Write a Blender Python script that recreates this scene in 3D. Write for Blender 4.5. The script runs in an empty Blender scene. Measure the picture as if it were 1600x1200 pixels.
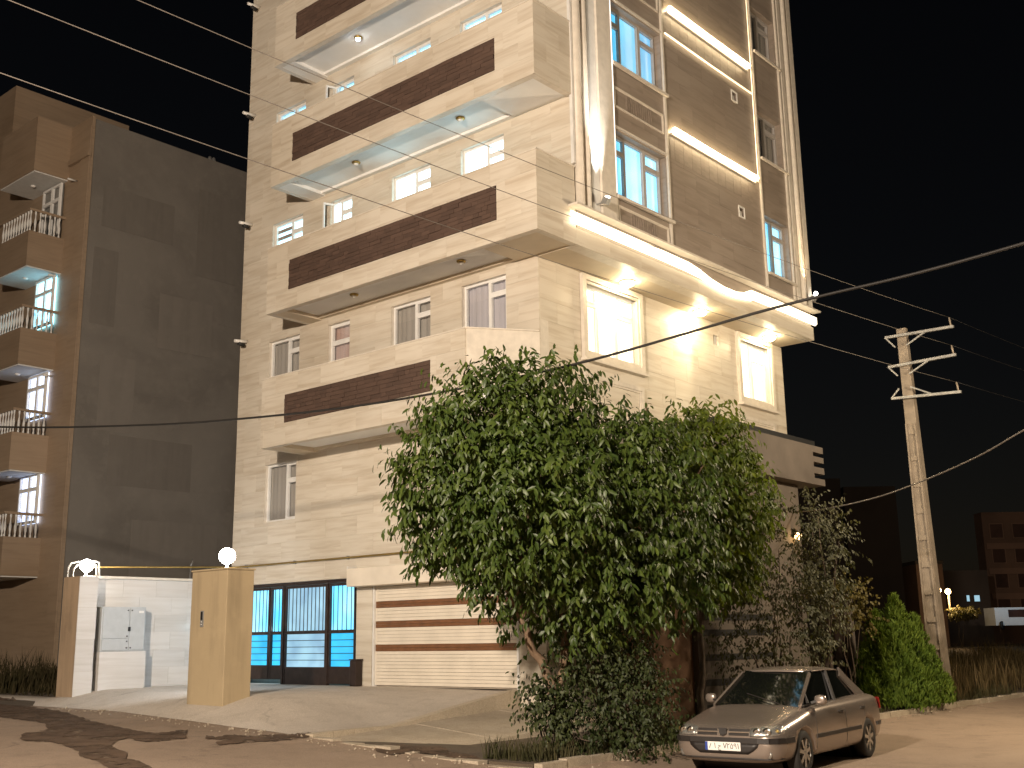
import bpy, bmesh, math, random
from mathutils import Vector, Matrix, noise
random.seed(7)
R = math.radians
sc = bpy.context.scene
col = sc.collection

# ------------------------------------------------------------ camera
FPX = 1752.46                      # focal length in pixels of the 1600 px wide photograph
YAW, PITCH, ROLL = R(40.80), R(12.772), R(-0.929)
CAM = Vector((-17.80, -14.564, 1.0))
_f = Vector((math.cos(YAW)*math.cos(PITCH), math.sin(YAW)*math.cos(PITCH), math.sin(PITCH)))
_r = Vector((math.sin(YAW), -math.cos(YAW), 0))
_u = _r.cross(_f)
RT = math.cos(ROLL)*_r + math.sin(ROLL)*_u
UP = -math.sin(ROLL)*_r + math.cos(ROLL)*_u
FW = _f
cd = bpy.data.cameras.new('camera'); cam = bpy.data.objects.new('camera', cd); col.objects.link(cam)
cd.sensor_width = 36; cd.lens = FPX/1600*36; cd.clip_start = 0.1; cd.clip_end = 2000
cam.matrix_world = Matrix(((RT.x, UP.x, -FW.x, CAM.x), (RT.y, UP.y, -FW.y, CAM.y), (RT.z, UP.z, -FW.z, CAM.z), (0, 0, 0, 1)))
sc.camera = cam

# ------------------------------------------------------------ night sky, faint sky glow
w = bpy.data.worlds.new('World'); sc.world = w; w.use_nodes = True
wn = w.node_tree.nodes; wl = w.node_tree.links
sky = wn.new('ShaderNodeTexSky'); sky.sky_type = 'NISHITA'; sky.sun_disc = False
SUN_EL, SUN_AZ = R(28), R(40.8+180+14)     # direction the glow of the street comes from
sky.sun_elevation = SUN_EL; sky.sun_rotation = R(90) - SUN_AZ
tint = wn.new('ShaderNodeMix'); tint.data_type = 'RGBA'; tint.blend_type = 'MULTIPLY'; tint.inputs[0].default_value = 1
wl.new(sky.outputs[0], tint.inputs[6]); tint.inputs[7].default_value = (1.0, .70, .54, 1)      # town glow, warmer than daylight
bg = wn['Background']; wl.new(tint.outputs[2], bg.inputs[0]); bg.inputs[1].default_value = 0.0013
sun = bpy.data.lights.new('sun', 'SUN'); sun.energy = 0.10; sun.angle = R(40); sun.color = (1, .74, .48)
so = bpy.data.objects.new('sun', sun); col.objects.link(so)
sd = Vector((math.cos(SUN_EL)*math.cos(SUN_AZ), math.cos(SUN_EL)*math.sin(SUN_AZ), math.sin(SUN_EL)))
so.rotation_euler = sd.to_track_quat('Z', 'Y').to_euler()
sc.view_settings.view_transform = 'Standard'; sc.view_settings.look = 'None'
sc.view_settings.exposure = 0.0; sc.view_settings.gamma = 1.0; sc.view_settings.use_curve_mapping = False
sc.render.engine = 'CYCLES'
sc.cycles.use_denoising = True; sc.cycles.max_bounces = 6; sc.cycles.diffuse_bounces = 3
sc.cycles.sample_clamp_indirect = 6.0; sc.cycles.caustics_reflective = False; sc.cycles.caustics_refractive = False

# ------------------------------------------------------------ photo pixel -> direction -> point
def ray(px, py): return RT*((px-800)/FPX) - UP*((py-600)/FPX) + FW
def onax(ax, v, px, py):
    d = ray(px, py); return CAM + d*((v-CAM[ax])/d[ax])
def onX(px, py, v): return onax(0, v, px, py)
def onY(px, py, v): return onax(1, v, px, py)
def onZ(px, py, v): return onax(2, v, px, py)
def atd(px, py, depth): return CAM + ray(px, py)*depth
def proj(p):
    c = Vector(p)-CAM; d = c.dot(FW)
    return (800+FPX*c.dot(RT)/d, 600-FPX*c.dot(UP)/d, d)
def zr(y):                          # the street falls gently towards the crossing
    k = [(-60, -.97), (-6, -.93), (-4, -.82), (1, -.55), (7, -.32), (14, -.28), (60, -.25)]
    if y <= k[0][0]: return k[0][1]
    for (a, b), (c, d) in zip(k, k[1:]):
        if y <= c: return b+(d-b)*(y-a)/(c-a)
    return k[-1][1]
def on_road(px, py):
    z = -.6
    for _ in range(12): p = onZ(px, py, z); z = zr(p.y)
    return onZ(px, py, z)

# ------------------------------------------------------------ mesh helpers
class MB:
    def __init__(s): s.v = []; s.f = []; s.sm = []
    def add(s, vs, fs, smooth=False):
        n = len(s.v); s.v += [Vector(q) for q in vs]; s.f += [tuple(i+n for i in q) for q in fs]; s.sm += [smooth]*len(fs); return s
    def box(s, a, b):
        x0, y0, z0 = [min(p, q) for p, q in zip(a, b)]; x1, y1, z1 = [max(p, q) for p, q in zip(a, b)]
        return s.add([(x0,y0,z0),(x1,y0,z0),(x1,y1,z0),(x0,y1,z0),(x0,y0,z1),(x1,y0,z1),(x1,y1,z1),(x0,y1,z1)],
                     [(0,3,2,1),(4,5,6,7),(0,1,5,4),(1,2,6,5),(2,3,7,6),(3,0,4,7)])
    def bar(s, p, q, w, h, up=(0,0,1)):
        p = Vector(p); q = Vector(q); d = (q-p).normalized(); up = Vector(up)
        a = d.cross(up)
        if a.length < 1e-4: a = d.cross(Vector((1,0,0)))
        a.normalize(); b = a.cross(d); a *= w/2; b *= h/2
        return s.add([p-a-b,p+a-b,p+a+b,p-a+b,q-a-b,q+a-b,q+a+b,q-a+b],[(0,3,2,1),(4,5,6,7),(0,1,5,4),(1,2,6,5),(2,3,7,6),(3,0,4,7)])
    def tube(s, pts, rad, n=8, cap=True):
        pts = [Vector(p) for p in pts]; m = len(pts)
        if not isinstance(rad, (list, tuple)): rad = [rad]*m
        vs = []; fs = []; ref = Vector((0,0,1))
        for i, p in enumerate(pts):
            d = (pts[min(i+1,m-1)]-pts[max(i-1,0)]).normalized()
            a = d.cross(ref)
            if a.length < 1e-3: a = d.cross(Vector((1,0,0)))
            a.normalize(); b = d.cross(a)
            for k in range(n):
                t = 2*math.pi*k/n; vs.append(p+(a*math.cos(t)+b*math.sin(t))*rad[i])
        for i in range(m-1):
            for k in range(n):
                k2 = (k+1) % n; fs.append((i*n+k, i*n+k2, (i+1)*n+k2, (i+1)*n+k))
        s.add(vs, fs, True)
        if cap:
            base = len(s.v)-len(vs)
            s.f.append(tuple(base+k for k in range(n))[::-1]); s.f.append(tuple(base+(m-1)*n+k for k in range(n))); s.sm += [False, False]
        return s
    def lathe(s, prof, c=(0,0,0), n=16, axis='z'):
        vs = []; fs = []; c = Vector(c); m = len(prof)
        for r, h in prof:
            for k in range(n):
                t = 2*math.pi*k/n; x, y = r*math.cos(t), r*math.sin(t)
                vs.append(c+(Vector((x,y,h)) if axis == 'z' else Vector((x,h,y)) if axis == 'y' else Vector((h,x,y))))
        for i in range(m-1):
            for k in range(n):
                k2 = (k+1) % n; fs.append((i*n+k, i*n+k2, (i+1)*n+k2, (i+1)*n+k))
        return s.add(vs, fs, True)
    def sphere(s, c, r, n=16, sz=1):
        return s.lathe([(max(1e-4, r*math.sin(math.pi*i/10)), -r*sz*math.cos(math.pi*i/10)) for i in range(11)], c, n)
    def prism(s, poly, ext):
        n = len(poly); e = Vector(ext); poly = [Vector(p) for p in poly]
        return s.add(poly+[p+e for p in poly], [tuple(range(n))[::-1], tuple(range(n, 2*n))]+[(i, (i+1) % n, n+(i+1) % n, n+i) for i in range(n)])
    def build(s, name, m, parent=None, local=False, origin=None):
        if local or not s.v: c = Vector((0,0,0))
        elif origin is not None: c = Vector(origin)
        else:
            lo = [min(v[i] for v in s.v) for i in range(3)]; hi = [max(v[i] for v in s.v) for i in range(3)]
            c = Vector(((lo[0]+hi[0])/2, (lo[1]+hi[1])/2, lo[2]))
        me = bpy.data.meshes.new(name); me.from_pydata([v-c for v in s.v], [], s.f)
        me.polygons.foreach_set('use_smooth', s.sm); me.materials.append(m)
        bm = bmesh.new(); bm.from_mesh(me); bmesh.ops.recalc_face_normals(bm, faces=bm.faces); bm.to_mesh(me); bm.free()
        return link(name, me, c, parent, local)
WL = {}                                             # world location of every object we place
def link(name, me, c, parent=None, local=False):
    o = bpy.data.objects.new(name, me); col.objects.link(o)
    if parent: o.parent = parent
    if local: o.location = c; WL[o] = Vector(c)
    else:
        o.location = Vector(c)-(WL[parent] if parent else Vector((0,0,0))); WL[o] = Vector(c)
    return o
def tag(o, label=None, cat=None, group=None, kind=None):
    if label: o['label'] = label
    if cat: o['category'] = cat
    if group: o['group'] = group
    if kind: o['kind'] = kind
    return o
def thing(name, loc, label, cat, group=None, rz=0):
    o = link(name, None, loc); o.rotation_euler.z = rz; o.empty_display_size = .3
    return tag(o, label, cat, group)
def copy_tree(o, parent=None):
    c = o.copy(); col.objects.link(c); c.parent = parent
    for ch in list(o.children): copy_tree(ch, c)
    return c
UNIT = {}
def unit_box(m):
    if m.name not in UNIT:
        b = MB().box((-.5,-.5,-.5), (.5,.5,.5)); me = bpy.data.meshes.new('piece'); me.from_pydata(b.v, [], b.f); me.materials.append(m); UNIT[m.name] = me
    return UNIT[m.name]
def piece(name, m, parent, a, b):                   # one small block sharing the unit mesh
    a = Vector(a); b = Vector(b); c = (a+b)/2
    o = link(name, unit_box(m), c, parent); o.scale = [abs(b[i]-a[i]) for i in range(3)]; return o
def bevel(o, wd=.01, seg=2):
    md = o.modifiers.new('b', 'BEVEL'); md.width = wd; md.segments = seg; md.limit_method = 'ANGLE'; return o

# ------------------------------------------------------------ materials
def nodes(name):
    m = bpy.data.materials.new(name); m.use_nodes = True; nt = m.node_tree
    return m, nt, nt.nodes['Principled BSDF'], nt.nodes, nt.links
def mix(nt, a, b, f, mode='MIX'):
    n = nt.nodes.new('ShaderNodeMix'); n.data_type = 'RGBA'; n.blend_type = mode; n.clamp_factor = True
    for i, v in ((6, a), (7, b)):
        if hasattr(v, 'links'): nt.links.new(v, n.inputs[i])
        else: n.inputs[i].default_value = (*v, 1)
    if hasattr(f, 'links'): nt.links.new(f, n.inputs[0])
    else: n.inputs[0].default_value = f
    return n.outputs[2]
def ramp(nt, src, lo, hi):
    n = nt.nodes.new('ShaderNodeMapRange'); n.inputs[1].default_value = lo; n.inputs[2].default_value = hi; nt.links.new(src, n.inputs[0]); return n.outputs[0]
def math_(nt, op, a, b=0.0):
    n = nt.nodes.new('ShaderNodeMath'); n.operation = op
    for i, v in ((0, a), (1, b)):
        if hasattr(v, 'links'): nt.links.new(v, n.inputs[i])
        else: n.inputs[i].default_value = v
    return n.outputs[0]
def position(nt, scale=(1,1,1), add=None):
    g = nt.nodes.new('ShaderNodeNewGeometry'); mp = nt.nodes.new('ShaderNodeMapping'); mp.inputs['Scale'].default_value = scale
    src = g.outputs['Position']
    if add is not None:
        va = nt.nodes.new('ShaderNodeVectorMath'); va.operation = 'ADD'; nt.links.new(src, va.inputs[0])
        cb = nt.nodes.new('ShaderNodeCombineXYZ')
        for i in range(3): nt.links.new(math_(nt, 'MULTIPLY', add, 7.0+3*i), cb.inputs[i])
        nt.links.new(cb.outputs[0], va.inputs[1]); src = va.outputs[0]
    nt.links.new(src, mp.inputs[0]); return mp.outputs[0]
def noise_(nt, vec, scale, detail=4, rough=.55, dist=0):
    n = nt.nodes.new('ShaderNodeTexNoise'); n.inputs['Scale'].default_value = scale; n.inputs['Detail'].default_value = detail
    n.inputs['Roughness'].default_value = rough; n.inputs['Distortion'].default_value = dist; nt.links.new(vec, n.inputs['Vector']); return n.outputs['Fac']
def rnd(nt):                                        # one random value per piece, alone or joined
    oi = nt.nodes.new('ShaderNodeObjectInfo'); g = nt.nodes.new('ShaderNodeNewGeometry')
    return math_(nt, 'FRACT', math_(nt, 'ADD', oi.outputs['Random'], g.outputs['Random Per Island']))
def bump(nt, bs, h, st=.3, dist=.02):
    b = nt.nodes.new('ShaderNodeBump'); b.inputs['Strength'].default_value = st; b.inputs['Distance'].default_value = dist
    nt.links.new(h, b.inputs['Height']); nt.links.new(b.outputs[0], bs.inputs['Normal'])
def plain(name, c, rough=.6, metal=0, var=.12, scale=6, spec=.5, bmp=.1):
    m, nt, bs, nd, lk = nodes(name)
    n = noise_(nt, position(nt), scale, 5)
    d = tuple(x*(1-var*2) for x in c)
    lk.new(mix(nt, d, tuple(min(1, x*(1+var)) for x in c), ramp(nt, n, .3, .7)), bs.inputs['Base Color'])
    bs.inputs['Roughness'].default_value = rough; bs.inputs['Metallic'].default_value = metal; bs.inputs['Specular IOR Level'].default_value = spec
    if bmp: bump(nt, bs, noise_(nt, position(nt), scale*9, 3), bmp, .01)
    return m
def glow(name, c, s, var=0, scale=2, base=(.8,.8,.8), c2=None):
    m, nt, bs, nd, lk = nodes(name); bs.inputs['Base Color'].default_value = (*base, 1)
    bs.inputs['Emission Strength'].default_value = s
    if var or c2:
        n = ramp(nt, noise_(nt, position(nt), scale, 2), .35, .65)
        lk.new(mix(nt, tuple(x*(1-var) for x in (c2 or c)), c, n), bs.inputs['Emission Color'])
    else: bs.inputs['Emission Color'].default_value = (*c, 1)
    return m
def travertine(name, base, dark, amount=.8, rough=.35, pv=.16):
    m, nt, bs, nd, lk = nodes(name); r = rnd(nt)
    n1 = noise_(nt, position(nt, (.42,.42,6.5), r), 1.4, 6, .62, .5)
    n2 = noise_(nt, position(nt, (.35,.35,3.2), r), 1.3, 3, .5, .3)
    c = mix(nt, base, dark, math_(nt, 'MULTIPLY', ramp(nt, n1, .46, .80), amount))
    c = mix(nt, c, dark, math_(nt, 'MULTIPLY', ramp(nt, n2, .52, .8), amount*.55))
    lo = tuple([1-pv]*3); hi = tuple([1+pv*.2]*3)
    c = mix(nt, c, mix(nt, lo, hi, r), 1.0, 'MULTIPLY')
    n3 = noise_(nt, position(nt), .35, 3)
    c = mix(nt, c, mix(nt, (.9,.88,.85), (1,1,1), ramp(nt, n3, .35, .6)), 1.0, 'MULTIPLY')
    lk.new(c, bs.inputs['Base Color']); bs.inputs['Roughness'].default_value = rough
    bump(nt, bs, n1, .12, .01); return m
def leaf_mat(name, c1, c2, trans=.35, rough=.38, spec=.5):
    m, nt, bs, nd, lk = nodes(name); r = rnd(nt)
    c = mix(nt, c1, c2, r)
    c = mix(nt, c, mix(nt, (.7,.75,.6), (1.15,1.1,1), ramp(nt, noise_(nt, position(nt), 1.3, 3), .35, .65)), 1.0, 'MULTIPLY')
    lk.new(c, bs.inputs['Base Color']); bs.inputs['Roughness'].default_value = rough; bs.inputs['Specular IOR Level'].default_value = spec
    t = nd.new('ShaderNodeBsdfTranslucent'); lk.new(mix(nt, c, (1.0,1.0,.35), 1.0, 'MULTIPLY'), t.inputs[0])
    mx = nd.new('ShaderNodeMixShader'); mx.inputs[0].default_value = trans
    lk.new(bs.outputs[0], mx.inputs[1]); lk.new(t.outputs[0], mx.inputs[2])
    lk.new(mx.outputs[0], nd['Material Output'].inputs[0]); return m
def ground_mat(name, c1, c2, c3, s=.5, rough=.9, bs_=.4, crack=0):
    m, nt, bs, nd, lk = nodes(name)
    a = noise_(nt, position(nt), s, 6, .6, .6); b = noise_(nt, position(nt), s*7, 5, .65); g = noise_(nt, position(nt), 60, 4, .7)
    c = mix(nt, c1, c2, ramp(nt, a, .38, .62)); c = mix(nt, c, c3, math_(nt, 'MULTIPLY', ramp(nt, b, .5, .72), .6))
    c = mix(nt, c, mix(nt, (.62,.62,.62), (1.3,1.3,1.3), ramp(nt, g, .3, .7)), 1.0, 'MULTIPLY')
    if crack:                                                   # wandering hairline cracks
        vo = nt.nodes.new('ShaderNodeTexVoronoi'); vo.feature = 'DISTANCE_TO_EDGE'; vo.inputs['Scale'].default_value = crack
        wv = nt.nodes.new('ShaderNodeTexNoise'); wv.inputs['Scale'].default_value = 1.4; wv.inputs['Detail'].default_value = 5; lk.new(position(nt), wv.inputs['Vector'])
        ad = nt.nodes.new('ShaderNodeVectorMath'); ad.operation = 'ADD'; lk.new(position(nt), ad.inputs[0]); lk.new(wv.outputs['Color'], ad.inputs[1]); lk.new(ad.outputs[0], vo.inputs['Vector'])
        k = math_(nt, 'MULTIPLY', math_(nt, 'SUBTRACT', 1.0, ramp(nt, vo.outputs['Distance'], .003, .012)), ramp(nt, a, .46, .60))
        c = mix(nt, c, tuple(x*.35 for x in c3), math_(nt, 'MULTIPLY', k, .38))
    lk.new(c, bs.inputs['Base Color']); bs.inputs['Roughness'].default_value = rough
    bump(nt, bs, math_(nt, 'ADD', g, b), bs_, .02); return m
def weathered(name, c, rough=.8, streak=.35):
    m, nt, bs, nd, lk = nodes(name)
    a = noise_(nt, position(nt, (3.5,3.5,.35)), 1.0, 5, .6, .3); b = noise_(nt, position(nt), 2.2, 6, .65); g = noise_(nt, position(nt), 45, 3)
    col_ = mix(nt, c, tuple(x*(1-streak) for x in c), ramp(nt, a, .48, .75)); col_ = mix(nt, col_, tuple(min(1, x*1.15) for x in c), math_(nt, 'MULTIPLY', ramp(nt, b, .5, .75), .6))
    lk.new(col_, bs.inputs['Base Color']); bs.inputs['Roughness'].default_value = rough; bump(nt, bs, math_(nt, 'ADD', b, g), .25, .015); return m
def glass_mat(name, tint=(1,1,1), rough=.03):
    m, nt, bs, nd, lk = nodes(name)
    t = nd.new('ShaderNodeBsdfTransparent'); t.inputs[0].default_value = (*tint, 1)
    g = nd.new('ShaderNodeBsdfGlossy'); g.inputs['Roughness'].default_value = rough
    lw_ = nd.new('ShaderNodeLayerWeight'); lw_.inputs[0].default_value = .5   # same from both sides of the thin pane
    fr = math_(nt, 'ADD', math_(nt, 'MULTIPLY', math_(nt, 'POWER', lw_.outputs['Facing'], 4.0), .35), .04)
    mx = nd.new('ShaderNodeMixShader'); lk.new(fr, mx.inputs[0]); lk.new(t.outputs[0], mx.inputs[1]); lk.new(g.outputs[0], mx.inputs[2])
    lk.new(mx.outputs[0], nd['Material Output'].inputs[0]); return m
def curtain_mat(name, c, s, c2, wave=9.0, base=(.7,.7,.68)):
    m, nt, bs, nd, lk = nodes(name); bs.inputs['Base Color'].default_value = (*base, 1); bs.inputs['Roughness'].default_value = .9
    n = ramp(nt, noise_(nt, position(nt, (wave,wave,.35)), 1.0, 3, .5, .2), .35, .68)
    n2 = ramp(nt, noise_(nt, position(nt, (.9,.9,.9)), 1.0, 2), .35, .65)
    cc = mix(nt, c2, c, n2); cc = mix(nt, cc, mix(nt, (.6,.66,.7), (1,1,1), n), 1.0, 'MULTIPLY')  # shading of the folds painted into the glow as upright bands
    lk.new(cc, bs.inputs['Emission Color']); bs.inputs['Emission Strength'].default_value = s; return m

M = {}
M['cream'] = travertine('cream travertine', (.64,.59,.50), (.42,.34,.245), .8, .38, .06)
M['taupe'] = travertine('taupe stone', (.31,.262,.22), (.19,.155,.125), .85, .4, .08)
M['trim'] = plain('cream stone trim', (.63,.58,.50), .45, var=.06)
M['core'] = plain('wall mortar', (.36,.31,.25), .85, var=.1)
M['soffit'] = plain('painted soffit', (.78,.78,.76), .7, var=.04, scale=1.2)
M['soffit_warm'] = plain('cream soffit', (.60,.52,.40), .6, var=.07, scale=1.2)
M['brown_brick'] = (lambda: travertine('brown split stone', (.092,.056,.041), (.060,.036,.027), .6, .8, .22))()
M['white_frame'] = plain('white window frame', (.74,.74,.72), .4, var=.04)
M['grey_frame'] = plain('grey window frame', (.36,.34,.32), .4, var=.05)
M['glass'] = glass_mat('window glass')
M['dark_glass'] = plain('dark pane', (.015,.017,.018), .06, var=.2, scale=1, bmp=0)
M['dark_metal'] = plain('dark brown metal', (.035,.022,.018), .45, .3, var=.2)
M['black'] = plain('black rubber', (.012,.012,.012), .6, var=.1)
M['grey_metal'] = plain('galvanised metal', (.32,.32,.31), .5, .5, var=.12)
M['white_metal'] = plain('white painted metal', (.68,.67,.64), .4, var=.05)
M['brass'] = plain('brass fitting', (.42,.30,.10), .35, .8, var=.1)
M['led'] = glow('warm led', (1,.78,.46), 22)
M['led_soft'] = glow('warm led line', (1,.74,.42), 2.0)
M['trim_glow'] = glow('glowing pale trim', (1,.93,.84), 1.1)
M['led_white'] = glow('white led', (1,.95,.86), 9)
M['lamp_white'] = glow('lamp globe', (1,.95,.86), 60)
M['lamp_warm'] = glow('lamp bulb', (1,.60,.22), 22)
M['bulb'] = glow('ceiling bulb', (.85,.95,1), 90)
# ============================================================ THE SETTING
M['asphalt'] = ground_mat('dusty asphalt', (.32,.24,.175), (.275,.203,.147), (.205,.15,.108), .35, .9, .6, .30)
M['soil'] = ground_mat('dry soil', (.10,.075,.05), (.07,.052,.035), (.13,.10,.065), .6, .95, .6)
M['concrete'] = ground_mat('worn concrete', (.56,.50,.43), (.48,.425,.36), (.39,.34,.28), .45, .85, .35, .26)
M['pave'] = ground_mat('sidewalk concrete', (.42,.36,.28), (.35,.295,.22), (.28,.23,.17), .8, .85, .3)
M['wet'] = plain('damp asphalt', (.115,.078,.054), .85, var=.2, scale=2.5, spec=.15)
_t = M['wet'].node_tree; _tr = _t.nodes.new('ShaderNodeBsdfTransparent'); _mx = _t.nodes.new('ShaderNodeMixShader')   # patchy, half dried film
_t.links.new(ramp(_t, noise_(_t, position(_t), 3.2, 6, .7), .36, .50), _mx.inputs[0]); _t.links.new(_tr.outputs[0], _mx.inputs[1]); _t.links.new(_t.nodes['Principled BSDF'].outputs[0], _mx.inputs[2]); _t.links.new(_mx.outputs[0], _t.nodes['Material Output'].inputs[0])

def sheet(name, m, x0, x1, y0, y1, nx, ny, zf, kind='structure'):
    b = MB(); vs = []; fs = []
    for j in range(ny+1):
        for i in range(nx+1):
            x = x0+(x1-x0)*i/nx; y = y0+(y1-y0)*j/ny; vs.append((x, y, zf(x, y)))
    for j in range(ny):
        for i in range(nx):
            a = j*(nx+1)+i; fs.append((a, a+1, a+nx+2, a+nx+1))
    b.add(vs, fs, True); o = b.build(name, m, origin=(0,0,0)); return tag(o, kind=kind)
def near_ground(x, y):
    if y > 10.9 and x > -4.6: return -.12
    if x > 11 and y > -3.6: return -.72+.03*math.sin(x*.6)*math.cos(y*.5)
    return zr(y)-.05
b = MB()   # one sheet to the horizon: fine cells near, coarse far
xs = [-900,-300,-120,-60]+[-40+2*i for i in range(51)]+[80,120,200,400,900]
ys = [-900,-300,-120,-60]+[-40+2*i for i in range(51)]+[80,120,200,400,900]
b.add([(x, y, near_ground(x, y)) for y in ys for x in xs], [(j*len(xs)+i, j*len(xs)+i+1, (j+1)*len(xs)+i+1, (j+1)*len(xs)+i) for j in range(len(ys)-1) for i in range(len(xs)-1)], True)
tag(b.build('ground', M['soil'], origin=(0,0,0)), kind='structure')
def road_z(x, y): return zr(y)+.012*noise.noise(Vector((x*.35, y*.35, 0)))
sheet('road', M['asphalt'], -70, -5.2, -60, 70, 60, 130, road_z)
sheet('road', M['asphalt'], -5.2, 60, -60, -4.0, 60, 60, road_z)
# concrete forecourt that ramps down to the street
def fore_z(x, y):
    t = min(1, max(0, (-x-3.7)/1.5)); a = (zr(y)+.02)*t**1.25-.015
    b_ = max(zr(y)+.02, -.05+.145*min(0, x)); s = min(1, max(0, (4.4-y)/3.3)); s = s*s*(3-2*s)
    return a*(1-s)+min(a, b_)*s+.008*noise.noise(Vector((x*.8, y*.8, 3)))
sheet('forecourt', M['concrete'], -5.25, .3, 1.0, 20, 24, 60, lambda x, y: fore_z(x, y) if not (y > 11.1 and x > -4.5) else fore_z(x, y)-.2)
# terraces of the sidewalk at the corner: each steps down towards the side street
def terr(name, y0, y1, za, zb, xr=.6):
    b = MB(); n = 8; x0 = -5.15
    for i in range(n):
        a = x0+(xr-x0)*i/n; c = x0+(xr-x0)*(i+1)/n
        f = lambda x: za+(zb-za)*min(1, max(0, (-x)/5.15))
        g = .006
        b.add([(a+g,y0,f(a)),(c-g,y0,f(c)),(c-g,y1,f(c)),(a+g,y1,f(a)),(a+g,y0,-1.4),(c-g,y0,-1.4),(c-g,y1,-1.4),(a+g,y1,-1.4)],
              [(0,1,2,3),(0,4,5,1),(1,5,6,2),(2,6,7,3),(3,7,4,0)])
    return tag(b.build(name, M['pave']), kind='structure')
M['edge'] = ground_mat('pale edge stone', (.52,.44,.33), (.45,.38,.28), (.36,.30,.22), .9, .8, .3)
ed = MB(); xs_ = [-5.22+.46*i for i in range(13)]
for a, c in zip(xs_, xs_[1:]):
    p = [(x_, fore_z(x_, 1.0)+.035) for x_ in (a+.006, c-.006)]
    ed.prism([(p[0][0], 1.02, -1.3), (p[0][0], 1.02, p[0][1]), (p[1][0], 1.02, p[1][1]), (p[1][0], 1.02, -1.3)], (0, -.20, 0))
tag(ed.build('forecourt_edge', M['edge']), kind='structure')
def slab(name, y0, y1, zf, x0, x1, n, g=.008):
    b = MB()
    for i in range(n):
        a = x0+(x1-x0)*i/n+g; c = x0+(x1-x0)*(i+1)/n-g; j = random.uniform(-.008, .008)
        b.add([(a,y0,zf(a,y0)+j),(c,y0,zf(c,y0)+j),(c,y1,zf(c,y1)+j),(a,y1,zf(a,y1)+j),(a,y0,-1.5),(c,y0,-1.5),(c,y1,-1.5),(a,y1,-1.5)], [(0,1,2,3),(0,4,5,1),(1,5,6,2),(2,6,7,3),(3,7,4,0)])
    return tag(b.build(name, M['pave']), kind='structure')
slab('sidewalk', -1.2, .81, lambda x, y: -.36+.05*x-.09*(.75-y), -5.12, .6, 5)
slab('sidewalk', -2.1, -1.215, lambda x, y: -.775+.006*x, -5.12, .6, 9)
tag(MB().box((-5.1,-3.88,-1.3), (18,-2.11,-.74)).build('planting_strip', M['soil']), kind='structure')
kb = tag(MB().box((-5.1,-3.99,-1.5), (24,-3.885,-.80)).build('kerb', M['core']), kind='structure')
x = -5.12; i = 0
while x < 24:
    j = random.uniform(-.012, .012); z = -.70 if x > -5 else -.7
    piece('kerb_stone', M['pave'], kb, (x+.008, -4.05+j, -1.3), (x+.56, -3.90+j, -.715+random.uniform(-.015,.012))); x += .57
y = -3.9
while y < .9:
    j = random.uniform(-.012, .012)
    q = random.uniform(.35, .95); piece('kerb_stone', M['pave'], kb, (-5.34+2*j, y+.012, -1.5), (-5.14+j, min(y+q, .95), zr(y+.3)+random.uniform(.0,.05))); y += q+.01
# damp marks on the street, traced from the photograph
def stain(pts, name='damp_patch'):
    P = []
    n = len(pts)
    for i in range(n):
        (ax, ay), (bx, by) = pts[i], pts[(i+1) % n]; L = math.hypot(bx-ax, by-ay); k = max(1, int(L/12))
        for q in range(k):
            t = q/k; P.append((ax+(bx-ax)*t+random.uniform(-6,6), ay+(by-ay)*t+random.uniform(-3,3)))
    W = [on_road(x/3.2, 1020+y/3.2) for x, y in P]
    bm = bmesh.new(); vs = [bm.verts.new((p.x, p.y, 0)) for p in W]; f = bm.faces.new(vs)
    bmesh.ops.triangulate(bm, faces=[f]); bmesh.ops.subdivide_edges(bm, edges=[e for e in bm.edges if e.calc_length() > .5], cuts=2, use_grid_fill=True)
    for v in bm.verts: v.co.z = (fore_z(v.co.x, v.co.y) if v.co.x > -5.25 and v.co.y > 1 else road_z(v.co.x, v.co.y))+.014
    me = bpy.data.meshes.new(name); bm.to_mesh(me); bm.free(); me.materials.append(M['wet'])
    return tag(link(name, me, (0,0,0)), kind='structure')
stain([(-40,245),(60,247),(130,270),(250,285),(330,300),(400,322),(470,345),(560,367),(650,387),(700,397),(720,400),(800,402),(870,395),(935,390),(930,430),(850,440),(750,450),(690,445),(650,430),(590,440),(560,470),(600,490),(640,500),(630,530),(690,545),(780,590),(800,640),(620,640),(520,570),(470,540),(400,520),(390,495),(320,465),(240,445),(170,450),(95,432),(120,405),(180,395),(240,385),(225,360),(180,345),(100,335),(-40,318)])
stain([(1025,415),(1080,425),(1150,412),(1250,420),(1400,412),(1560,408),(1540,425),(1450,440),(1340,445),(1200,455),(1090,465),(1075,455),(1110,440),(1030,432)])
stain([(1870,470),(1990,462),(2120,474),(2200,470),(2260,500),(2380,520),(2420,545),(2330,548),(2200,520),(2080,500),(1960,512),(1880,498)])
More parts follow.
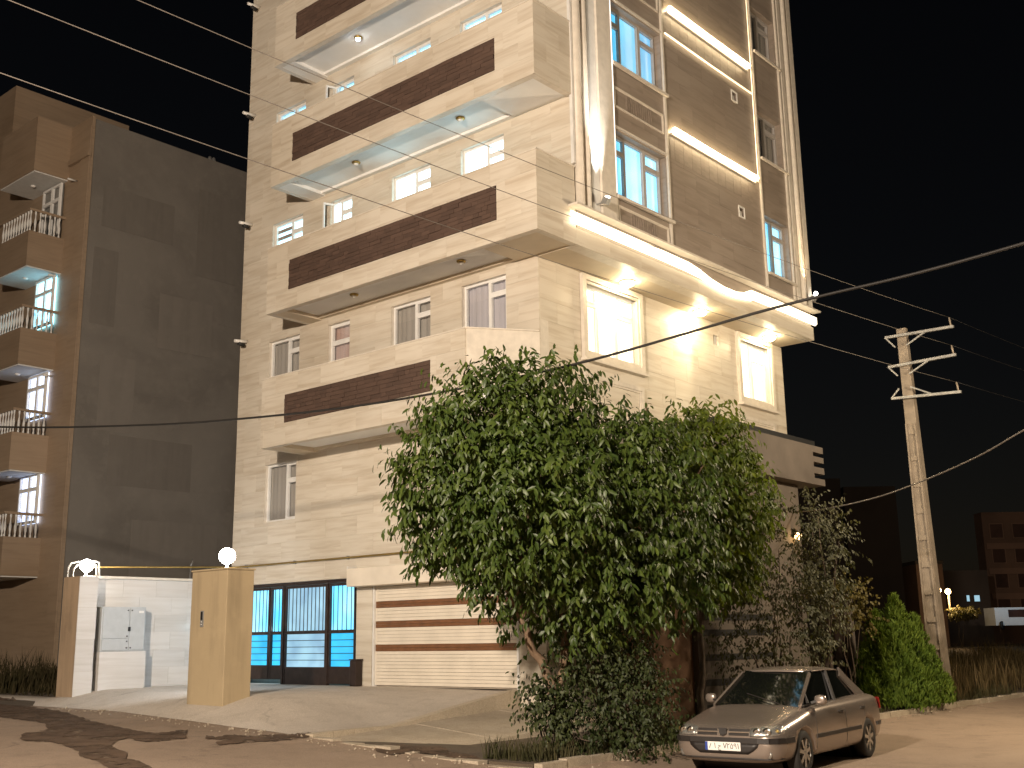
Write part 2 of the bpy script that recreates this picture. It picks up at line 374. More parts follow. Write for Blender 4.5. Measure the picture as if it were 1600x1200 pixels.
# ============================================================ THE APARTMENT BUILDING
def PL(x0): return lambda u, z, d=0: Vector((x0-d, u, z))          # facade facing the forecourt (u runs along +Y)
def PR(y0): return lambda u, z, d=0: Vector((u, y0-d, z))          # facade facing the side street (u runs along +X)
PIECES = []                                                        # (name, material, parent, a, b): sorted later by size in the picture
def clip(rs, o):
    out = []
    for (a, b, c, d) in rs:                                        # u0,u1,z0,z1
        e, f, g, h = o
        if f <= a or e >= b or h <= c or g >= d: out.append((a, b, c, d)); continue
        if e > a: out.append((a, e, c, d))
        if f < b: out.append((f, b, c, d))
        m, n = max(a, e), min(b, f)
        if g > c: out.append((m, n, c, g))
        if h < d: out.append((m, n, h, d))
    return [q for q in out if q[1]-q[0] > .02 and q[3]-q[2] > .02]
def clad(parent, W, u0, u1, z0, z1, holes, m, pw=1.15, ph=.46, t=.03, name='stone_panel', gap=.0025, jit=0):
    nz = max(1, round((z1-z0)/ph)); hz = (z1-z0)/nz
    for j in range(nz):
        a = z0+j*hz; u = u0-(pw*.5 if j % 2 else 0)
        while u < u1-.01:
            wd = pw*(random.uniform(.55, 1.5) if jit else 1)
            p, q = max(u, u0), min(u+wd, u1); u += wd
            if q-p < .03: continue
            rs = [(p, q, a, a+hz)]
            for h in holes: rs = clip(rs, h)
            for (e, f, g, h) in rs:
                jj = random.uniform(0, jit)
                PIECES.append((name, m, parent, W(e+gap/2, g+gap/2, -t), W(f-gap/2, h-gap/2, jj if jit else random.uniform(-.0015, .0015))))
def wall(parent, name, W, u0, u1, z0, z1, holes, m, core, thick=.3, t=.03, **k):
    us = sorted({u0, u1, *[v for h in holes for v in h[:2] if u0 < v < u1]}); zs = sorted({z0, z1, *[v for h in holes for v in h[2:] if z0 < v < z1]})
    b = MB()
    for a, c in zip(us, us[1:]):
        for e, f in zip(zs, zs[1:]):
            cu, cz = (a+c)/2, (e+f)/2
            if any(h[0] < cu < h[1] and h[2] < cz < h[3] for h in holes): continue
            b.box(W(a, e, -t), W(c, f, -thick))
    o = b.build(name, core, parent)
    clad(o, W, u0, u1, z0, z1, holes, m, t=t, **k); return o
def flush_pieces(limit=300):
    by = {}
    for p in PIECES: by.setdefault(p[0], []).append(p)
    for nm, L in by.items():
        def size(p):
            a, b = proj(p[3]), proj(p[4]); c = (Vector(p[3])+Vector(p[4]))/2; q = proj(c)
            if not (0 < q[0] < 1600 and 0 < q[1] < 1200): return 0
            if 600 < q[0] < 1180 and 640 < q[1] < 1050: return .1      # behind the trees
            v = (Vector(p[4])-Vector(p[3])); v = [abs(t) for t in v]; v.sort()
            return v[1]*v[2]/q[2]**2
        L.sort(key=size, reverse=True)
        for p in L[:limit]: piece(nm, p[1], p[2], p[3], p[4])
        rest = {}
        for p in L[limit:]: rest.setdefault((p[2], p[1].name), []).append(p)
        for (par, _), ps in rest.items():
            b = MB()
            for p in ps: b.box(p[3], p[4])
            tag(b.build(nm, ps[0][1], par), kind='stuff')
    PIECES.clear()

def window(parent, W, u0, u1, z0, z1, cols, cur, frame=None, rev=.10, fold=True, curtain_name='curtain', glass=None, proud=0):
    """cols: (start, end, transom or None) as fractions along u; parts under the frame: panes and curtain"""
    frame = frame or M['white_frame']; fw = .055; d0 = -rev+proud; d1 = d0-.07
    b = MB()
    b.box(W(u0, z0, d0), W(u0+fw, z1, d1)); b.box(W(u1-fw, z0, d0), W(u1, z1, d1))
    b.box(W(u0+fw, z0, d0), W(u1-fw, z0+fw, d1)); b.box(W(u0+fw, z1-fw, d0), W(u1-fw, z1, d1))
    ua, ub, za, zb = u0+fw, u1-fw, z0+fw, z1-fw; panes = []
    for k, (s, e, tr) in enumerate(cols):
        p, q = ua+(ub-ua)*s, ua+(ub-ua)*e
        if k: b.box(W(p-.03, za, d0+.004), W(p+.03, zb, d1)); p += .03
        if k < len(cols)-1: q -= .03
        segs = [(za, zb)]
        if tr:
            zt = zb-(zb-za)*tr; b.box(W(p, zt-.03, d0+.002), W(q, zt+.03, d1)); segs = [(za, zt-.03), (zt+.03, zb)]
        for (g, h) in segs:
            if tr:                                              # opening sash: a second, thinner ring
                s_ = .032; e0 = d0+.012
                b.box(W(p, g, e0), W(p+s_, h, d1+.01)); b.box(W(q-s_, g, e0), W(q, h, d1+.01)); b.box(W(p+s_, g, e0), W(q-s_, g+s_, d1+.01)); b.box(W(p+s_, h-s_, e0), W(q-s_, h, d1+.01))
                panes.append((p+s_, q-s_, g+s_, h-s_))
            else: panes.append((p, q, g, h))
    o = b.build('window', frame, parent)
    for (p, q, g, h) in panes:
        MB().box(W(p, g, d0-.028), W(q, h, d0-.034)).build('pane', glass or M['glass'], o)
    if cur:
        n = max(8, int((u1-u0)/.05)); c = MB(); vs = []; dd = d1-.035
        for i in range(n+1):
            u = u0+(u1-u0)*i/n; a = (.018*math.sin(i*1.9+u0)+.012*math.sin(i*.7)) if fold else 0
            vs += [W(u, z0, dd-.02+a), W(u, z1, dd-.02+a)]
        c.add(vs, [(2*i, 2*i+2, 2*i+3, 2*i+1) for i in range(n)], True); c.build(curtain_name, cur, o)
    return o
def picture_frame(parent, W, u0, u1, z0, z1, wd=.07, d=.05, m=None, name='moulding'):
    b = MB(); i = wd
    b.box(W(u0, z0, .001), W(u0+i, z1, d)); b.box(W(u1-i, z0, .001), W(u1, z1, d)); b.box(W(u0+i, z0, .001), W(u1-i, z0+i, d)); b.box(W(u0+i, z1-i, .001), W(u1-i, z1, d))
    i2 = i*.45                                                   # stepped inner lip
    for (a, c, e, f) in ((u0+i, u0+i+i2, z0+i, z1-i), (u1-i-i2, u1-i, z0+i, z1-i), (u0+i+i2, u1-i-i2, z0+i, z0+i+i2), (u0+i+i2, u1-i-i2, z1-i-i2, z1-i)):
        b.box(W(a, e, .001), W(c, f, d*.55))
    return b.build(name, m or M['trim'], parent)

B = thing('apartment_building', (5.4, 5.3, 0), 'tall cream travertine apartment block with wraparound balconies and warm light strips', 'building')
TOP = 24.0
mass = MB(); mass.box((.45,.45,-1.2), (10.92,10.66,9.0)); mass.box((.45,-.6,9.05), (10.76,10.66,TOP))
mass.build('inner_walls', M['core'], B)
C_day = curtain_mat('lit room pale cyan', (.55,.92,1.0), 3.0, (.40,.84,.98), 2.0)
C_blue = curtain_mat('lit room blue', (.04,.48,.84), 1.25, (.09,.66,1.0), .6)
C_cyan = curtain_mat('lit room cyan', (.12,.60,.92), 1.7, (.30,.76,1.0), .6)
C_white = curtain_mat('lit room white', (.58,.92,1.0), 4.6, (.42,.84,1.0), 1.2)
C_warm = curtain_mat('lit room warm white', (1,.90,.66), 2.6, (1,.82,.5), 8.0)
C_lace = curtain_mat('grey lace curtain', (.50,.44,.46), .26, (.34,.29,.27), 14.0, (.36,.34,.35))
C_dim = curtain_mat('dim curtain', (.34,.32,.28), .10, (.20,.17,.14), 9.0, (.30,.28,.25))
C_red = curtain_mat('patterned red curtain', (.75,.66,.58), .25, (.30,.10,.06), 10.0, (.34,.24,.2))
C_off = curtain_mat('faintly glowing curtain', (.2,.2,.18), .03, (.1,.1,.1), 6.0, (.25,.24,.22))  # faint glow painted into the curtains of dark rooms

# ---- long facade over the forecourt
WLf = PL(0.0)
FL = [8.85, 12.19, 15.52, 18.86, 22.2]
COLS = {'A': (8.10, 9.40), 'B': (6.12, 6.95), 'C': (3.28, 4.62), 'D': (.93, 2.27)}
holes_low = [(5.72, 10.22, -1.2, 2.45), (.72, 5.17, -1.2, 2.22), (8.10, 9.40, 4.02, 5.52)]
holes_low += [(a, b_, 7.30, FL[0]) for a, b_ in COLS.values()]
wl = wall(B, 'facade_wall', WLf, 0.0, 10.7, -1.2, 9.045, holes_low, M['cream'], M['trim'])
holes_up = [(a, b_, f-1.55, f) for f in FL[1:] for a, b_ in COLS.values()]
wu = wall(B, 'facade_wall', WLf, -1.02, 10.7, 9.045, TOP, holes_up, M['cream'], M['trim'])
lay = [(0, .42, .22), (.42, 1, None)]
cur_by = {0: {'A': C_dim, 'B': C_red, 'C': C_dim, 'D': C_lace}, 1: {'A': C_day, 'B': C_white, 'C': C_white, 'D': C_white}, 2: {k: C_cyan for k in 'ABCD'}, 3: {k: C_cyan for k in 'ABCD'}, 4: {k: C_off for k in 'ABCD'}}
for fi, f in enumerate(FL):
    z0 = 7.30 if fi == 0 else f-1.55
    for k, (a, b_) in COLS.items():
        L_ = [(0, 1, .30)] if (k == 'B' and fi == 0) else [(0, .62, .22), (.62, 1, None)] if k == 'B' else lay
        o = window(B, WLf, a, b_, z0, f, L_, cur_by[fi][k])
        if k == 'B' and fi in (1, 2):                            # sash standing open
            s = MB(); h0, h1 = z0+.08, f-.06; p = WLf(b_-.03, h0, -.09); q = p+Vector((-.26, .10, 0)); dz = Vector((0,0,h1-h0))
            for a_, c_ in ((p, q), (p+dz, q+dz)): s.bar(a_, c_, .035, .05)
            for a_ in (p, q): s.bar(a_-Vector((0,0,.025)), a_+dz+Vector((0,0,.025)), .035, .05, (0,1,0))
            s.build('open_sash', M['white_frame'], o)
        if k == 'A' and fi == 1:
            for q in range(7): MB().box(WLf(a+.55, z0+.1+q*.2, -.135), WLf(b_-.07, z0+.2+q*.2, -.14)).build('blind_slat', C_dim, o)
window(B, WLf, 8.10, 9.40, 4.02, 5.52, [(0, .36, .30), (.36, 1, None)], C_dim)

# ---- balconies
def balcony(z0, z1, y0, y1, band, wrap=True):
    b = MB(); xf = -1.31
    b.box((xf+.03, y0+.03 if wrap else y0, z0), (xf+.16, y1, z1-.03))
    if wrap: b.box((xf+.161, y0+.03, z0), (-.03, y0+.16, z1-.03))
    else: b.prism([(xf+.03, y0-.001, z0), (xf+.16, y0-.001, z0), (-.001, .11, z0), (-.001, .0, z0)], (0, 0, z1-z0-.03))
    b.box((xf+.161, y1-.13, z0), (-.001, y1, z1-.03))
    o = b.build('balcony', M['trim'], B)
    ya = y0 if wrap else y0+.02
    clad(o, PL(xf), ya, y1, z0, z1-.03, [band], M['cream'], pw=.85, ph=.44)
    if wrap: clad(o, PR(y0), xf, -.03, z0, z1-.03, [], M['cream'], pw=.85, ph=.44)
    cp = MB(); cp.box((xf-.015, ya-.015, z1-.03), (xf+.18, y1+.015, z1))
    if wrap: cp.box((xf+.181, y0-.015, z1-.03), (-.03, y0+.18, z1))
    else: cp.prism([(xf-.015, y0+.004, z1-.03), (xf+.18, y0+.004, z1-.03), (-.035, .15, z1-.03), (-.035, -.02, z1-.03)], (0,0,.03))
    cp.build('coping', M['trim'], o)
    # slab, lowered borders and a moulding round the ceiling
    yi = y0+.161 if wrap else .25
    s = MB(); s.box((xf+.161, yi, z0+.10), (-.003, y1-.131, z0+.30)); s.build('ceiling', M['soffit'], o)
    s = MB(); s.box((xf+.161, y1-.60, z0+.004), (-.003, y1-.131, z0+.099)); s.box((-.13, yi, z0+.03), (-.003, y1-.601, z0+.099))
    if wrap: s.box((xf+.161, yi, z0+.004), (-.131, .55, z0+.099))
    s.build('ceiling_border', M['soffit_warm'] if z0 < 9.5 else M['soffit'], o)
    # split-stone band
    bk = MB(); bk.box(PL(xf)(band[0], band[2], -.035), PL(xf)(band[1], band[3], -.012)); bk = bk.build('band_backing', M['dark_metal'], o)
    clad(o, PL(xf), band[0]+.004, band[1]-.004, band[2]+.004, band[3]-.004, [], M['brown_brick'], pw=.27, ph=.098, t=.012, name='brick', gap=.006, jit=.016)
    return o
bal = [balcony(5.62, 7.37, .92, 7.86, (1.97, 6.95, 6.15, 6.84), False)]
bal += [balcony(9.03+3.41*i, 10.78+3.41*i, -1.075, 7.8, (.02, 6.93, 9.50+3.41*i, 10.27+3.41*i)) for i in range(4)]
bal[0]['label'] = 'lowest balcony with a canted corner above the garage'
def ceiling_light(o, x, y, z, lit):
    m = MB().lathe([(.001,0),(.10,0),(.11,-.02),(.08,-.05),(.001,-.05)], (x, y, z)).build('ceiling_light', M['brass'], o)
    MB().lathe([(.06,-.05),(.055,-.075),(.03,-.09),(.001,-.092)], (x, y, z)).build('bulb', M['bulb'] if lit else M['white_metal'], m)
for i, (z, lit) in enumerate(((9.03, 0), (12.44, 0), (15.85, 1))):
    for y in (1.6, 5.15):
        ceiling_light(bal[1+i], -.72, y, z+.099, lit and y > 3)

# ---- overhanging facade on the side street
YU = -1.05; WU = PR(YU)
RW = [(10.62, 12.18), (13.88, 15.42), (17.15, 18.70), (20.4, 22.0)]
RWr = [(10.50, 12.10), (13.80, 15.22), (17.02, 18.42), (20.3, 21.8)]
holes = [(1.55, 3.62, a, b_) for a, b_ in RW]+[(8.40, 9.78, a, b_) for a, b_ in RWr]+[(7.05, 7.33, 14.98, 15.26), (7.05, 7.33, 11.67, 11.95)]
ov = wall(B, 'facade_wall', WU, .035, 10.8, 9.42, TOP, holes, M['taupe'], M['taupe'], pw=1.1, ph=.46)
for k, (a, b_) in enumerate(RW):
    window(B, WU, 1.55, 3.62, a, b_, [(0, .26, .25), (.26, .66, None), (.66, 1, .25)], (C_cyan, C_blue, C_blue, C_blue)[k], frame=M['grey_frame'], rev=.16, fold=False)
for k, (a, b_) in enumerate(RWr):
    window(B, WU, 8.40, 9.78, a, b_, [(0, .48, None), (.48, 1, .25)], C_cyan if k == 0 else C_off, frame=M['grey_frame'], rev=.16, fold=False)
for z in (14.98, 11.67):
    v = MB().box(WU(7.06, z+.01, -.12), WU(7.32, z+.27, -.20)).build('vent', M['black'], B)
    picture_frame(v, WU, 7.03, 7.35, z-.02, z+.30, .03, .02, M['white_metal'], 'vent_frame')
    MB().box(WU(7.17, z+.06, -.04), WU(7.27, z+.2, -.115)).build('vent_flap', M['white_metal'], v)
tr = MB()
for u in (1.47, 3.67, 8.30, 9.86): tr.box(WU(u-.03, 9.9, .001), WU(u+.03, TOP, .06))
for a, b_ in RW: tr.box(WU(1.441, a-.13, .062), WU(3.72, a-.06, .13)); tr.box(WU(1.501, b_+.05, .001), WU(3.639, b_+.10, .05))
for a, b_ in RWr: tr.box(WU(8.34, a-.12, .062), WU(9.9, a-.06, .12))
tr.build('window_surround', M['trim'], B)
for (a, b_) in zip([9.95]+[w_[1] for w_ in RW], [w_[0] for w_ in RW]):
    h = b_-a; z0 = a+h*.34 if a > 10 else a-.05; z1 = a+h*.64 if a > 10 else a+.42
    picture_frame(B, WU, 1.56, 3.58, z0, z1, .035, .035, M['trim'])
    fl = MB()
    for i in range(12): fl.box(WU(2.05+i*.09, z0+.06, .001), WU(2.05+i*.09+.05, z1-.06, .018))
    tag(fl.build('fluting', M['taupe'], B), kind='stuff')
def flutes(u0, u1, z0, z1):
    f = MB(); u = u0; k = 0
    while u < u1-.05:
        f.box(WU(u, z0, .001), WU(u+.197, z1, .003+.003*(k % 2))); u += .20; k += 1
    tag(f.build('fluting', M['taupe'], B), kind='stuff')
flutes(3.85, 8.0, 12.25, 12.86); flutes(3.95, 7.98, 15.62, 16.16)
# left corner: round mouldings, lit groove and pilaster
cl = MB()
for u, r in ((.14, .12), (.42, .09)): cl.tube([WU(u, z, .02) for z in (9.85, 14, 19, TOP)], r, 12)
cl.build('corner_moulding', M['trim'], B)
gr = MB(); gr.box(WU(.88, 9.95, .001), WU(1.40, TOP, .09)); gr.build('pilaster', M['trim'], B)
gs = MB().box(WU(.58, 9.95, .001), WU(.878, TOP, .03)).build('groove_lining', M['white_metal'], B)
rc = MB(); rc.box(WU(9.98, 9.95, .001), WU(10.16, TOP, .07)); rc.box(WU(10.56, 9.95, .001), WU(10.79, TOP, .09)); rc.tube([WU(10.36, z, .03) for z in (9.95, 14, 19, TOP)], .10, 12)
rc.build('corner_moulding', M['trim'], B)
MB().box((-.06,-1.10,10.85), (.0,-1.02,TOP)).build('edge_trim', M['white_metal'], B)
# light strips on the wall
def strip(u0, u1, z, m, h=.09, d=.10, ledge=True):
    if ledge: MB().box(WU(u0-.03, z-h/2-.05, .001), WU(u1+.03, z-h/2-.004, .055)).build('strip_ledge', M['trim'], B)
    return MB().tube([WU(u0, z, d), WU(u0*.5+u1*.5, z-.012, d), WU(u1, z, d)], h/2, 8).build('glow_strip', m, B)
strip(3.92, 7.98, 12.98, M['led'], .13, .10); strip(3.98, 7.95, 16.28, M['led'], .13, .10)
strip(3.80, 8.11, 15.54, M['led_soft'], .045, .045, False)
for u, z0, z1 in ((8.165, 12.95, 19.5),):
    MB().tube([WU(u, z0, .04), WU(u, z1, .04)], .012, 6).build('glow_strip', M['led_soft'], B)
MB().tube([WU(1.425, 10.6, .09), WU(1.425, 20, .09)], .012, 6).build('glow_strip', M['trim_glow'], B)  # pale trim line, its brightness painted in as a glow
# fascia, soffit and the long light trough under the overhang
M['trough'] = glow('trough light', (1,.84,.56), 3.0)
fa = MB().box((-.0,-1.045,9.03), (10.86,-.75,9.415)); fa.box((0.0,-.75,9.10), (10.86,-.001,9.415)); fa = fa.build('fascia', M['trim'], B)
clad(fa, PR(-1.075), -.03, 10.86, 9.03, 9.40, [], M['cream'], pw=1.2, ph=.4)
MB().box((.0,-.749,9.03), (10.86,-.002,9.099)).build('soffit', M['soffit_warm'], B)
lg = MB(); lg.box(PR(-1.08)(-.28, 9.80, 0), PR(-1.08)(10.90, 9.845, .24)); lg.build('trough_ledge', M['trim'], B)
def trough(pts):                                                  # (u, z centre, half height)
    b = MB(); n = len(pts); W_ = PR(-1.10); vs = []
    for u, z, h in pts: vs += [W_(u, z-h, .03), W_(u, z-h*.7, .10), W_(u, z+h*.7, .10), W_(u, z+h, .03)]
    b.add(vs, [(4*i+k, 4*i+4+k, 4*i+5+k, 4*i+1+k) for i in range(n-1) for k in range(3)]+[(0,1,2,3), tuple(4*(n-1)+k for k in range(4))][:2], True)
    return b.build('light_trough', M['trough'], B)
trough([(-.28,9.57,.135),(1,9.57,.135),(3,9.57,.135),(4.2,9.56,.135),(4.75,9.51,.11)])
trough([(4.78,9.50,.10),(5.2,9.42,.085),(5.8,9.36,.08),(6.4,9.36,.085),(6.9,9.43,.10),(7.25,9.52,.15)])
trough([(7.28,9.55,.13),(8.5,9.57,.135),(10.86,9.57,.135)])
for u in (-.28, 4.76, 7.26, 9.0): pass
def downlight(x, y):
    o = MB().lathe([(.001,-.001),(.18,-.001),(.185,-.02),(.17,-.04)], (x, y, 9.03)).build('downlight', M['white_metal'], B)
    MB().lathe([(.165,-.03),(.15,-.08),(.09,-.125),(.001,-.14)], (x, y, 9.03)).build('lamp_cover', M['lamp_down'], o)
M['lamp_down'] = glow('soffit lamp', (1,.80,.48), 190)
for x, y in ((2.78,-.38), (6.05,-.32), (9.55,-.38)): downlight(x, y)
l = bpy.data.lights.new('downlight_beam', 'SPOT'); l.energy = 260; l.spot_size = R(75); l.spot_blend = .7; l.color = (1,.84,.55); l.shadow_soft_size = .08   # the tilted middle lamp
lo = bpy.data.objects.new('downlight_beam', l); col.objects.link(lo); lo.parent = B; p = Vector((6.0, -.42, 8.86)); lo.location = p-WL[B]; lo.rotation_euler = (Vector((5.6, 0, 8.15))-p).to_track_quat('-Z', 'Y').to_euler()
def flood(u, z, d, energy, tgt, colr, blend=.6, size=50):
    o = MB().bar(WU(u, z-.06, d-.02), WU(u, z+.06, d+.06), .14, .12, (1,0,0)); o.bar(WU(u, z-.02, .02), WU(u, z-.02, d), .03, .03)
    o = o.build('floodlight', M['grey_metal'], B)
    MB().bar(WU(u-.055, z+.075, d+.055), WU(u+.055, z+.075, d+.055), .09, .02).build('lens', M['led_white'], o)
    l = bpy.data.lights.new('flood_beam', 'SPOT'); l.energy = energy; l.spot_size = R(size); l.spot_blend = blend; l.color = colr; l.shadow_soft_size = .04
    lo = bpy.data.objects.new('flood_beam', l); col.objects.link(lo); lo.parent = o
    p = WU(u, z+.14, d+.03); lo.location = p-WL[o]; lo.rotation_euler = (Vector(tgt)-p).to_track_quat('-Z', 'Y').to_euler()
flood(.73, 10.15, .26, 1500, WU(.73, 12.6, -.03), (1,.95,.88), .9, 30)
flood(10.40, 10.1, .30, 110, WU(10.4, 14, .0), (1,.72,.42), .6, 44)
MB().sphere(WU(10.78, 10.35, .22), .06).build('small_lamp', M['led_white'], B)

# ---- recessed facade below the overhang
WR = PR(0.0)
hl = [(1.62, 3.66, 7.20, 8.84), (8.48, 10.10, 7.22, 8.86), (7.18, 7.42, 8.42, 8.68)]
wr = wall(B, 'facade_wall', WR, .035, 10.95, -1.2, 9.03, hl, M['cream'], M['trim'])
window(B, WR, 1.62, 3.66, 7.20, 8.84, [(0, .28, .25), (.28, .64, None), (.64, 1, .3)], C_warm)
window(B, WR, 8.48, 10.10, 7.22, 8.86, [(0, .5, None), (.5, 1, .25)], C_warm)
MB().box(WR(7.19, 8.43, -.14), WR(7.41, 8.67, -.2)).build('vent', M['black'], B)
MB().box(WR(7.28, 8.43, -.04), WR(7.36, 8.67, -.135)).build('vent_flap', M['white_metal'], B)
for u0, u1 in ((1.46, 3.82), (8.32, 10.26)):
    picture_frame(B, WR, u0, u1, 7.04, 9.0, .13, .09)
    MB().box(WR(u0-.04, 6.97, .001), WR(u1+.04, 7.035, .16)).build('sill', M['trim'], B)
    picture_frame(B, WR, u0+.04, u1-.04, 5.75, 6.70, .10, .06)

# ---- garage shutter, its box and the guide rails
SH = thing('roller_shutter', (-.02, 2.95, 0), 'cream roller garage shutter with three brown stripes under the balcony', 'garage door')
M['slat'] = plain('cream shutter slat', (.70,.635,.53), .45, var=.05, scale=2); M['slat_brown'] = plain('brown shutter slat', (.17,.075,.03), .5, var=.12)
z = .015; k = 0
while z < 2.20:
    brown = any(a <= z+.037 < b_ for a, b_ in ((.775, .935), (1.285, 1.44), (1.70, 1.86)))
    h = min(.0745, 2.215-z)
    piece('slat', M['slat_brown'] if brown else M['slat'], SH, (.055, .80, z), (.085+.004*(k % 2), 5.10, z+h-.006)); z += .0745; k += 1
bk = MB().box((.10, .74, -.02), (.14, 5.14, 2.22)).build('backing', M['core'], SH)
for y in (.735, 5.10): piece('guide_rail', M['white_metal'], SH, (.0, y, -.02), (.098, y+.055, 2.22))
sb = MB().box((-.34, .50, 2.225), (-.002, 5.70, 2.64)); sb = bevel(sb.build('shutter_box', M['slat'], SH), .015)
piece('box_bracket', M['white_metal'], SH, (-.30, 5.705, 2.25), (-.01, 5.73, 2.70))

# ---- steel entrance gate, backed by lit plastic sheet
G = thing('steel_gate', (.02, 7.9, 0), 'dark steel gate with bars in front of glowing blue panels', 'gate')
C_gate_t = glow('lit blue sheet', (.07,.58,.92), 1.9, .15, 1.1, (.03,.05,.06), (.34,.78,1.0)); C_gate_b = glow('lit blue sheet low', (.04,.52,.88), 1.5, .15, 1.3, (.02,.04,.05), (.02,.42,.76)); C_gate_m = glow('lit grey sheet', (.33,.56,.68), 1.35, .15, 1.5, (.04,.05,.06), (.24,.44,.60))
hd = MB().box((-.02, 5.73, 2.36), (.08, 10.2, 2.44)).build('header', M['dark_metal'], G)
leaves = [(5.76, 6.72, 0.02, C_gate_t, C_gate_b), (6.80, 8.40, -.03, C_gate_m, C_gate_m), (8.48, 8.98, .10, C_gate_t, C_gate_b), (9.02, 10.18, .10, C_gate_t, C_gate_b)]
for a, b_, zb, mt, mb in leaves:
    f = MB(); x0, x1 = .0, .06
    f.box((x0, a, zb), (x1, a+.05, 2.35)); f.box((x0, b_-.05, zb), (x1, b_, 2.35))
    for z0, z1 in ((2.29, 2.35), (1.18, 1.26), (.36+zb*.3, .41+zb*.3)): f.box((x0+.002, a+.05, z0), (x1-.002, b_-.05, z1))
    lf = f.build('gate_leaf', M['dark_metal'], G)
    piece('kick_plate', M['dark_metal'], lf, (x0+.01, a+.05, zb), (x1-.01, b_-.05, .36+zb*.3))
    n = max(3, round((b_-a)/.15))
    for i in range(1, n): piece('bar', M['dark_metal'], lf, (x0+.012, a+(b_-a)*i/n-.007, 1.26), (x0+.026, a+(b_-a)*i/n+.007, 2.29))
    for i in range(1, 5): piece('bar', M['dark_metal'], lf, (x0+.012, a+.05, .40+.155*i), (x0+.030, b_-.05, .415+.155*i))
    piece('lit_sheet', mt, lf, (x1+.02, a+.03, 1.22), (x1+.03, b_-.03, 2.33)); piece('lit_sheet', mb, lf, (x1+.02, a+.03, .38), (x1+.03, b_-.03, 1.215))
piece('gate_post', M['dark_metal'], G, (-.02, 6.725, -.02), (.07, 6.795, 2.355)); piece('gate_post', M['dark_metal'], G, (-.02, 8.405, -.02), (.07, 8.475, 2.355))
l = bpy.data.lights.new('parking_light', 'AREA'); l.energy = 30; l.size = 1.5; l.color = (.65,.88,1)
lo = bpy.data.objects.new('parking_light', l); col.objects.link(lo); lo.parent = G; lo.location = Vector((.30, 9.2, .9))-WL[G]; lo.rotation_euler = (0, R(60), 0)
bn = thing('litter_bin', (-.22, 5.47, 0), 'narrow dark box standing between the blue gate and the garage', 'bin')
bevel(MB().box((-.24, 5.44, -.01), (-.04, 5.66, .56)).build('bin_body', M['dark_metal'], bn), .02); MB().box((-.25, 5.43, .562), (-.03, 5.67, .59)).build('lid', M['dark_metal'], bn)
# gas pipe along the wall, spouts at the edge of the facade
gp = MB().tube([(-.07, y, 2.93) for y in (1.2, 3, 5, 7, 9, 10.55)]+[(-.4, 10.62, 2.93), (-4.1, 10.62, 2.80)], .022, 8); gp = tag(gp.build('gas_pipe', M['brass']), 'thin yellow gas pipe running along the cream wall to the boundary wall', 'pipe')
for y in (2, 4, 6, 8, 10): piece('pipe_clip', M['grey_metal'], gp, (-.075, y-.02, 2.89), (.0, y+.02, 2.97))
for px, py in ((405,181), (400,351), (393,534), (412,12)):
    p = onX(px-6, py, 0); o = MB().tube([p+Vector((.05,0,0)), p+Vector((-.42,0,-.05))], .045, 8).build('rain_spout', M['white_metal'], B)
    MB().tube([p+Vector((-.30,0,-.10)), p+Vector((-.12,0,-.12))], .05, 8).build('spout_hook', M['black'], o)
flush_pieces()
# ============================================================ BOUNDARY WALL, PILLARS, METER CABINET, GLOBE LAMPS
M['wall_stone'] = travertine('pale wall stone', (.58,.565,.545), (.46,.43,.40), .7, .14, .12)
M['plaster_lamplit'] = weathered('lamplit yellow plaster', (.38,.30,.185), .8, .3)  # yellow of the street lamp light painted into the plaster colour
M['plaster_dim'] = weathered('dim brown plaster', (.34,.25,.165), .85, .35)
M['cabinet'] = plain('grey cabinet paint', (.40,.42,.43), .4, var=.04)
bw = thing('boundary_wall', (-2, 10.8, 0), 'white stone clad boundary wall behind the grey meter cabinet', 'wall')
WB = PR(10.7)
bwm = wall(bw, 'wall_body', WB, -4.0, -.02, -.4, 2.55, [], M['wall_stone'], M['trim'], pw=.9, ph=.42)
MB().box((-4.0, 10.64, 2.55), (-.02, 11.02, 2.61)).build('coping', M['trim'], bw)
lp = thing('gate_pillar', (-4.25, 10.55, 0), 'slim pillar with one side clad white as if lit, at the left end of the boundary wall', 'pillar', 'pillars of the forecourt')
MB().box((-4.5, 10.22, -.4), (-4.04, 10.95, 2.56)).build('pillar_body', M['plaster_dim'], lp)
WP = PR(10.20); clad(lp, WP, -4.5, -4.04, -.3, 2.56, [], M['wall_stone'], pw=.9, ph=.75, t=.019)  # pale cladding paints in the white lamp light on this side
rp = thing('gate_pillar', (-4.2, 5.05, 0), 'wide plastered pillar coloured lamp yellow with intercom and globe lamp on top', 'pillar', 'pillars of the forecourt')
bevel(MB().box((-4.5, 4.44, -.5), (-3.86, 5.66, 2.42)).build('pillar_body', M['plaster_lamplit'], rp), .012)
bevel(MB().box((-4.52, 4.42, 2.423), (-3.84, 5.68, 2.46)).build('cap', M['plaster_lamplit'], rp), .008)
ic = thing('intercom', (-4.52, 5.38, 1.3), 'small silver intercom set in the yellow pillar', 'intercom')
p = onX(316, 967, -4.5)
bevel(MB().box((-4.515, p.y-.055, p.z-.16), (-4.499, p.y+.055, p.z+.16)).build('face_plate', M['grey_metal'], ic), .006)
MB().box((-4.522, p.y-.03, p.z-.02), (-4.516, p.y+.03, p.z+.14)).build('speaker_panel', M['black'], ic)
for i in range(2): MB().lathe([(.012,0),(.012,-.01),(.001,-.011)], (-4.516, p.y, p.z-.06-.05*i), 10, 'x').build('call_button', M['white_metal'], ic)
flush_pieces(120)
